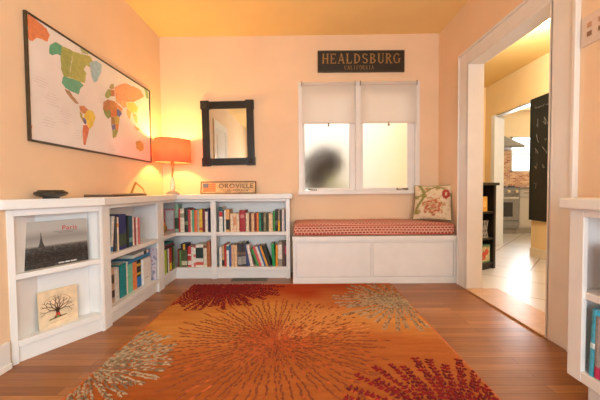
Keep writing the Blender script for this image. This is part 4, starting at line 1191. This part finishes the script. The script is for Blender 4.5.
M_RED, M_RED2 = pm((124, 14, 12), .95, .15, 60), pm((98, 10, 12), .95, .15, 60)
M_BEIGE, M_BEIGE2 = pm((158, 134, 104), .95, .12, 60), pm((118, 96, 72), .95, .12, 60)
tag(burst('rust_burst', -.17, 1.80, .66, 80, 'fine', [M_RUST, M_RUST2, M_RUST3], 1, rug), 'large rust-brown burst in the middle of the rug')
tag(burst('red_burst', -.73, 2.81, .55, 58, 'leafy', [M_RED, M_RED2], 2, rug), 'deep red burst at the far edge of the rug')
tag(burst('red_burst', .61, 1.10, .53, 42, 'leafy', [M_RED, M_RED2], 3, rug), 'deep red burst at the near right of the rug')
tag(burst('beige_burst', .74, 2.42, .52, 40, 'dash', [M_BEIGE, M_BEIGE2], 4, rug), 'beige burst at the far right edge of the rug')
tag(burst('beige_burst', -1.13, 1.56, .45, 50, 'dash', [M_BEIGE, M_BEIGE2], 5, rug), 'beige burst on the left edge of the rug')

# floor register
vt = thing('floor_vent', 'dark green-grey metal floor vent below the back bookcase', 'vent', (-.72, 3.035, 0))
MB().box(0, .365, 0, .012, 0, .006).box(0, .365, .083, .095, 0, .006).box(0, .014, .012, .083, 0, .006).box(.351, .365, .012, .083, 0, .006).build('frame', pm((92, 90, 74), .5), vt, .001)
sl = MB()
for k in range(22):
    sl.box(.018 + k * .0152, .026 + k * .0152, .012, .083, .0005, .005)
sl.build('slats', pm((84, 82, 68), .5), vt)
MB().box(.014, .351, .012, .083, .0002, .0008).build('duct_shade_sheet', pm((30, 28, 24), .8), vt)  # dark sheet stands in for the shade down the duct

# ------------------------------------------------------------------ bookcase at the right edge
rc = thing('bookcase', 'white bookcase against the right wall at the photo edge', 'bookcase', (1.135, 1.32, 0), -PI / 2, 'white built-in bookcases')
# local x runs toward the viewer, local y runs into the wall
LR, DR = 1.32, XR - .003 - 1.135
MB().box(0, .022, .002, DR, .10, ZT).box(0, .065, 0, .02, .10, ZT).build('side_panel', M_WHITE, rc, .002)
MB().box(LR - .022, LR, .002, DR, .10, ZT).box(LR - .065, LR, 0, .02, .10, ZT).build('side_panel', M_WHITE, rc, .002)
MB().box(.0222, LR - .0222, .0015, DR - .008, .10, .145).build('shelf', M_WHITE, rc, .003)
MB().box(.0222, LR - .0222, .012, DR - .008, .445, .475).build('shelf', M_WHITE, rc, .003)
MB().box(.03, LR - .03, .065, DR, 0, .10).build('toe_board', M_WHITE, rc, .002)
MB().box(.065, LR - .065, 0, .02, ZT - .03, ZT).build('top_rail', M_WHITE, rc, .002)
MB().box(.022, LR - .022, DR - .008, DR, .145, ZT).build('back_panel', M_WHITE, rc)
MB().box(-.028, LR + .02, -.028, DR, ZT, .856).build('top_board', M_WHITE, rc, .008)
G = 'books in the right bookcase'
RBK = [(1.236, .020, .272, (70, 165, 195), 'cyan book, first on the lower shelf of the right bookcase', {'tilt': 2.5, 'lab': [(.42, .5, (210, 225, 225))]}, .145),
       (1.211, .022, .25, (150, 140, 138), 'grey book beside the cyan one in the right bookcase', {'lab': [(.02, .2, (190, 45, 90))]}, .145),
       (1.186, .03, .24, (190, 50, 90), 'magenta book beside the grey one at the photo edge', {}, .145),
       (1.188, .026, .2, (140, 80, 110), 'mauve book on the upper shelf of the right bookcase', {}, .475)]
for (y, t_, h_, col, lab, o_, z) in RBK:
    book(0, t_, h_, .17, col, lab, G, o_, ((1.150, y, z), -PI / 2))

# ------------------------------------------------------------------ hall and kitchen beyond the doorway
X0 = XR + WT
struct('floor_hall', MB().box(XR + .02, KX1 + .2, HY0 - .1, KY1 + .2, -.1, 0), M_TILE, 'glossy beige diagonal tile floor of the hall and kitchen', 'floor')
struct('ceiling_hall', MB().box(X0, HX1 + .12, HY0 - .1, HY1 + .1, H, H + .12), M_HALLCEIL, 'yellow ceiling of the hall', 'ceiling')
OY0, OY1, OZ = 4.10, 4.90, 2.02
wl = MB().box(HX1, HX1 + .12, HY0, OY0, 0, H).box(HX1, HX1 + .12, OY1, HY1, 0, H).box(HX1, HX1 + .12, OY0, OY1, OZ, H)
hw_ = struct('wall_hall', wl, [M_HALL, M_KITCH], 'yellow hall wall with the kitchen opening', 'wall')
for p in hw_.data.polygons:
    if p.normal.x > .9 and p.center.x > HX1 + .1: p.material_index = 1
struct('wall_hall_end', MB().box(X0, HX1, HY1 - .001, HY1 + .12, 0, H), M_HALL, 'yellow end wall of the hall', 'wall')
struct('wall_hall_front', MB().box(X0, HX1 + .12, HY0 - .12, HY0, 0, H), M_HALL, 'yellow near end wall of the hall', 'wall')
struct('wall_hall_side', MB().box(X0 - .001, X0 + .0, YB + .14, HY1 + .1, 0, H).box(X0 - .1, X0, YB + .15, HY1 + .12, 0, H), M_HALL, 'yellow side wall of the hall behind the dark shelf', 'wall')
struct('trim_3', MB().box(HX1 - .015, HX1 + .135, OY1 - .02, OY1 + .07, 0, OZ + .02).box(HX1, HX1 + .12, OY0, OY1, OZ - .004, OZ + .012), M_WHITE, 'white jamb of the kitchen opening', 'door frame', None, .002)
struct('baseboard_hall', MB().box(HX1 - .016, HX1, HY0, OY0, 0, .115), pm((238, 216, 184), .4, .02), 'cream baseboard of the hall', 'baseboard', None, .003)
# kitchen shell
struct('ceiling_kitchen', MB().box(HX1 + .12, KX1 + .2, KY0 - .1, KY1 + .2, H, H + .12), M_KITCH, 'pale kitchen ceiling', 'ceiling')
KW0, KW1, KZ0, KZ1 = 4.50, 5.75, 1.24, 2.0
struct('wall_kitchen_back', MB().box(HX1, KW0, KY1, KY1 + .15, 0, H).box(KW1, KX1 + .2, KY1, KY1 + .15, 0, H).box(KW0, KW1, KY1, KY1 + .15, 0, KZ0).box(KW0, KW1, KY1, KY1 + .15, KZ1, H), M_KITCH, 'pale kitchen back wall with a sunny window', 'wall')
struct('wall_kitchen_right', MB().box(KX1, KX1 + .15, KY0 - .1, KY1, 0, H), M_KITCH, 'pale kitchen side wall', 'wall')
struct('wall_kitchen_front', MB().box(HX1 + .12, KX1, KY0 - .12, KY0, 0, H), M_KITCH, 'pale kitchen near wall', 'wall')
struct('wall_kitchen_left', MB().box(HX1, HX1 + .12, HY1 + .119, KY1, 0, H), M_KITCH, 'pale kitchen wall behind the stove', 'wall')
kf = MB()
for (a, c_) in ((KW0, KW0 + .04), (KW1 - .04, KW1)):
    kf.box(a, c_, KY1 - .02, KY1 + .1, KZ0, KZ1)
kf.box(KW0, KW1, KY1 - .02, KY1 + .1, KZ0, KZ0 + .035).box(KW0, KW1, KY1 - .02, KY1 + .1, KZ1 - .035, KZ1).box(KW0, KW1, KY1 + .03, KY1 + .07, 1.60, 1.635)
struct('window_3', kf, M_WHITE, 'bright kitchen window over the counter', 'window', None, .002)
struct('trim_4', MB().box(HX1 + .121, KW0, KY1 - .012, KY1, .91, 1.72).box(KW0, KX1, KY1 - .012, KY1, .91, KZ0), M_MOSAIC, 'brown and cream mosaic backsplash behind the stove', 'backsplash')
# stove
sv = thing('stove', 'stainless steel range in the kitchen beyond the doorway', 'stove', (3.47, 6.06, 0))
SW = .765
MB().box(0, SW, .03, .66, .10, .895).build('body', M_STEEL, sv, .004)
MB().box(.01, SW - .01, .06, .6, 0, .10).build('toe_kick', pm((150, 140, 130), .4), sv)
MB().box(.0, SW, .0, .66, .895, .915).build('cooktop', pm((70, 66, 62), .3), sv, .003)
MB().box(.0, SW, -.012, .03, .77, .895).build('control_panel', M_STEEL, sv, .004)
for k in range(5):
    MB().lathe([(0, 0), (.03, 0), (.026, .035), (.0, .037)], 18, 0, T(.09 + k * .147, -.012, .832) @ RX(PI / 2)).build('knob', pm((225, 205, 170), .3, .03, 20, 0, .5), sv, 0, True)
dr = MB().box(.008, SW - .008, 0.0, .03, .27, .755).build('oven_door', M_STEEL, sv, .004)
MB().box(.14, SW - .135, -.003, .0, .34, .62).build('oven_window', pm((40, 36, 34), .12), dr)
MB().tube([(.05, -.045, .70), (SW - .05, -.045, .70)], .013, 12).tube([(.07, 0, .70), (.07, -.045, .70)], .008, 8).tube([(SW - .07, 0, .70), (SW - .07, -.045, .70)], .008, 8).build('handle', pm((225, 216, 206), .25, .03, 20, 0, .6), dr, 0, True)
MB().box(.008, SW - .008, 0, .03, .11, .255).build('warming_drawer', M_STEEL, sv, .004)
gt = MB()
for x in (.06, .25, .42, .6):
    gt.box(x, x + .12, .08, .1, .915, .94).box(x, x + .12, .5, .52, .915, .94).box(x + .05, x + .07, .08, .52, .925, .94)
gt.build('burner_grates', pm((48, 46, 44), .5), sv)
# hood
hd = thing('range_hood', 'steel range hood over the stove', 'hood', (3.44, 6.2, 1.70))
MB().box(0, .98, 0, .53, 0, .045).build('canopy_rim', M_STEEL, hd, .003)
MB().add([(0, 0, .045), (.98, 0, .045), (.98, .53, .045), (0, .53, .045), (.34, .28, .33), (.62, .28, .33), (.62, .53, .33), (.34, .53, .33)], [(0, 3, 2, 1), (4, 5, 6, 7), (0, 1, 5, 4), (1, 2, 6, 5), (2, 3, 7, 6), (3, 0, 4, 7)]).build('canopy', M_STEEL, hd)
MB().box(.34, .62, .28, .53, .33, .84).build('duct', M_STEEL, hd)
# base cabinets right of the stove
kc = thing('base_cabinet', 'pale grey base cabinet right of the stove', 'cabinet', (4.245, 6.10, 0))
MB().box(0, .62, .02, .62, .1, .88).build('body', pm((205, 196, 188), .4, .02), kc, .002)
MB().box(.02, .6, 0, .02, .13, .7).build('door', pm((205, 196, 188), .4, .02), kc, .004)
MB().box(.02, .6, 0, .02, .72, .87).build('drawer', pm((205, 196, 188), .4, .02), kc, .004)
MB().tube([(.08, -.03, .80), (.28, -.03, .80)], .008, 8).build('handle', M_CHROME, kc, 0, True)
MB().box(0, .62, .06, .6, 0, .1).build('toe_kick', pm((170, 160, 150), .5), kc)
o = MB().box(4.245, KX1 - .002, 6.07, KY1 - .013, .881, .915).build('countertop', pm((150, 132, 118), .3, .15, 60), None, .003)
tag(o, 'grey-brown kitchen countertop under the bright window', 'countertop')
kc2 = thing('base_cabinet', 'pale grey base cabinet further right under the kitchen window', 'cabinet', (4.868, 6.10, 0))
MB().box(0, 1.42, .02, .62, .1, .88).build('body', pm((205, 196, 188), .4, .02), kc2, .002)
MB().box(.02, .7, 0, .02, .13, .87).build('door', pm((205, 196, 188), .4, .02), kc2, .004)
MB().box(.72, 1.4, 0, .02, .13, .87).build('door', pm((205, 196, 188), .4, .02), kc2, .004)
MB().box(0, 1.42, .06, .6, 0, .1).build('toe_kick', pm((170, 160, 150), .5), kc2)

# chalkboard on the hall wall
cb = thing('chalkboard', 'tall black chalkboard strip hung on the yellow hall wall', 'chalkboard', (HX1 - .001, 4.10, .49), 0)
MB().box(-.02, 0, -.56, 0, 0, 1.545).build('board', pm((27, 28, 22), .6, .15, 12), cb, .001)
MB().box(-.026, 0, -.575, -.56, -.012, 1.557).box(-.026, 0, 0, .012, -.012, 1.557).box(-.026, 0, -.56, 0, -.012, 0).box(-.026, 0, -.56, 0, 1.545, 1.557).build('frame', pm((30, 34, 26), .5), cb, .001)
ck = MB(); rg = random.Random(9)
for (z, n_, hgt) in ((1.43, 7, .03), (1.22, 3, .11), (1.03, 3, .11), (.86, 3, .10), (.68, 4, .07), (.42, 2, .08)):
    for k in range(n_):
        y = -.06 - k * (.4 / n_)
        pts = [(-.0205, y - rg.uniform(0, .09), z + hgt * rg.uniform(-.5, .6)) for _ in range(4)]
        ck.tube(pts, .0035, 5)
ck.build('chalk_marks', pm((116, 108, 100), .9, .2, 60), cb)

# dark shelf unit in the hall
ds = thing('shelf_unit', 'dark brown open shelf unit just inside the hall', 'shelf unit', (1.735, 3.238, 0), math.radians(28))
SWd, SD, SHh = .48, .26, .93
MB().box(0, .025, 0, SD, 0, SHh).build('side_panel', M_DARKWOOD, ds, .002)
MB().box(SWd - .04, SWd, 0, SD, 0, SHh).build('side_panel', M_DARKWOOD, ds, .002)
for z in (.05, .33, .62):
    MB().box(.025, SWd - .04, .006, SD, z, z + .022).build('shelf', M_DARKWOOD, ds, .002)
MB().box(-.01, SWd + .04, -.015, SD, SHh, SHh + .03).build('top', M_DARKWOOD, ds, .003)
MB().box(.025, SWd - .04, SD - .01, SD, .05, SHh).build('back_panel', M_DARKWOOD, ds)
MB().box(.025, SWd - .04, .02, .035, 0, .05).build('toe_board', M_DARKWOOD, ds)
dsx = T(1.735, 3.238, 0) @ RZ(math.radians(28))
def inds(x, y, z): return tuple(dsx @ Vector((x, y, z)))
b = thing('box', 'yellow box on the top tier of the dark hall shelf', 'box', inds(.27, .03, .642), math.radians(28))
MB().box(0, .1, 0, .12, 0, .165).build('carton', pm((214, 160, 70), .5), b, .002)
MB().box(.02, .08, -.001, .002, .05, .12).build('label_panel', pm((226, 186, 110), .5), b)
b = thing('wire_rack', 'small pale wire rack on the middle tier of the dark hall shelf', 'rack', inds(.24, .04, .352), math.radians(28))
wr_ = MB()
for k in range(5):
    wr_.tube([(.03 * k, 0, 0), (.03 * k + .02, .0, .1), (.03 * k + .04, 0, .19)], .0035, 6).tube([(.03 * k + .04, 0, 0.002), (.03 * k + .02, .01, .1), (.03 * k, .0, .19)], .0035, 6)
wr_.build('wires', pm((190, 182, 170), .4), b)
MB().tube([(0, 0, .004), (.16, 0, .004)], .004, 6).build('base_bar', pm((190, 182, 170), .4), b)
b = thing('picture_tin', 'square picture tin in green and red on the bottom tier of the hall shelf', 'tin', inds(.23, .03, .072), math.radians(28))
MB().box(0, .2, 0, .05, 0, .2).build('tin_body', pm((96, 140, 110), .4, .1, 20), b, .003)
MB().box(.015, .185, -.002, .0, .02, .18).build('picture', pm((188, 178, 140), .5, .25, 25), b)
MB().lathe([(0, .003), (.04, .002), (.045, 0)], 18, 0, T(.075, -.002, .08) @ RX(PI / 2)).lathe([(0, .003), (.03, .002), (.034, 0)], 18, 0, T(.13, -.002, .12) @ RX(PI / 2)).build('printed_fruit', pm((196, 76, 52), .5), b)
b = thing('jar', 'small dark jar on top of the dark hall shelf', 'jar', inds(.32, .1, SHh + .03))
MB().lathe([(0, 0), (.035, 0), (.038, .02), (.036, .06), (.025, .07), (0, .07)], 20).build('body', pm((48, 38, 32), .3), b, 0, True)
MB().lathe([(0, .07), (.022, .07), (.02, .085), (.0, .088)], 20).build('lid', pm((90, 70, 50), .3), b, 0, True)

# ------------------------------------------------------------------ light
wd = bpy.data.worlds.new('sky'); SC.world = wd; wd.use_nodes = True
nt = wd.node_tree
bg = nt.nodes['Background']; bg.inputs[0].default_value = (.97, .98, 1.0, 1); bg.inputs[1].default_value = 2.5
def area(name, loc, rot, sx, sy, energy, col):
    l_ = bpy.data.lights.new(name, 'AREA'); l_.shape = 'RECTANGLE'; l_.size = sx; l_.size_y = sy; l_.energy = energy; l_.color = col
    o_ = bpy.data.objects.new(name, l_); COL.objects.link(o_); o_.location = loc; o_.rotation_euler = rot
    return o_
area('added_side_light', (XR + .1, (SW0 + SW1) / 2, (SZ0 + SZ1) / 2), (0, PI / 2, 0), SZ1 - SZ0 - .06, SW1 - SW0 - .06, 42, (.42,.84,1))  # added fill from the right, set in the added side window
area('added_rear_light', (0, YF - .1, (RZ0 + RZ1) / 2), (PI / 2, 0, 0), 2.0, 1.24, 79, (.83,.93,1.0))  # added main fill from behind, set in the added rear window
area('daylight_kitchen_window', ((KW0 + KW1) / 2, KY1 + .14, 1.62), (-PI / 2, 0, 0), 1.2, .74, 95, (.88,.96,1))
lc = thing('added_ceiling_light', 'added unseen round ceiling light of the hall', 'ceiling light', (2.3, 2.95, H))  # fixture added out of view to brighten the hall
MB().lathe([(0, -.02), (.16, -.02), (.16, 0), (0, 0)], 32).build('canopy', M_CHROME, lc, 0, True)
MB().lathe([(.15, -.021), (.13, -.06), (.07, -.085), (0, -.092)], 32, 0, None, False).build('glass_bowl', emit((255, 226, 170), 6), lc, 0, True)  # glowing bowl of the added fixture
hl = bpy.data.lights.new('added_hall_fill', 'POINT'); hl.energy = 76; hl.color = (.9,.97,.95); hl.shadow_soft_size = .12  # added point light that lifts the hall walls
ho = bpy.data.objects.new('added_hall_fill', hl); COL.objects.link(ho); ho.location = (2.3, 2.95, H - .22)

# ------------------------------------------------------------------ camera
cd = bpy.data.cameras.new('camera'); cd.sensor_width = 36; cd.sensor_fit = 'HORIZONTAL'; cd.lens = 309.67 / 600 * 36; cd.clip_start = .02
cam = bpy.data.objects.new('camera', cd); COL.objects.link(cam)
Rv, Uv, Fv = Vector((.99993288, .00730269, -.00899498)), Vector((.00874888, .03306012, .99941507)), Vector((-.00759579, .99942669, -.03299401))
Mx = Matrix((Rv, Uv, -Fv)).transposed().to_4x4(); Mx.translation = (0, 0, .9)
cam.matrix_world = Mx
SC.camera = cam
SC.view_settings.view_transform = 'Standard'
try: SC.view_settings.look = 'None'
except Exception: pass
SC.view_settings.gamma = 1.0
SC.view_settings.use_curve_mapping = False
SC.view_settings.exposure = 0.0
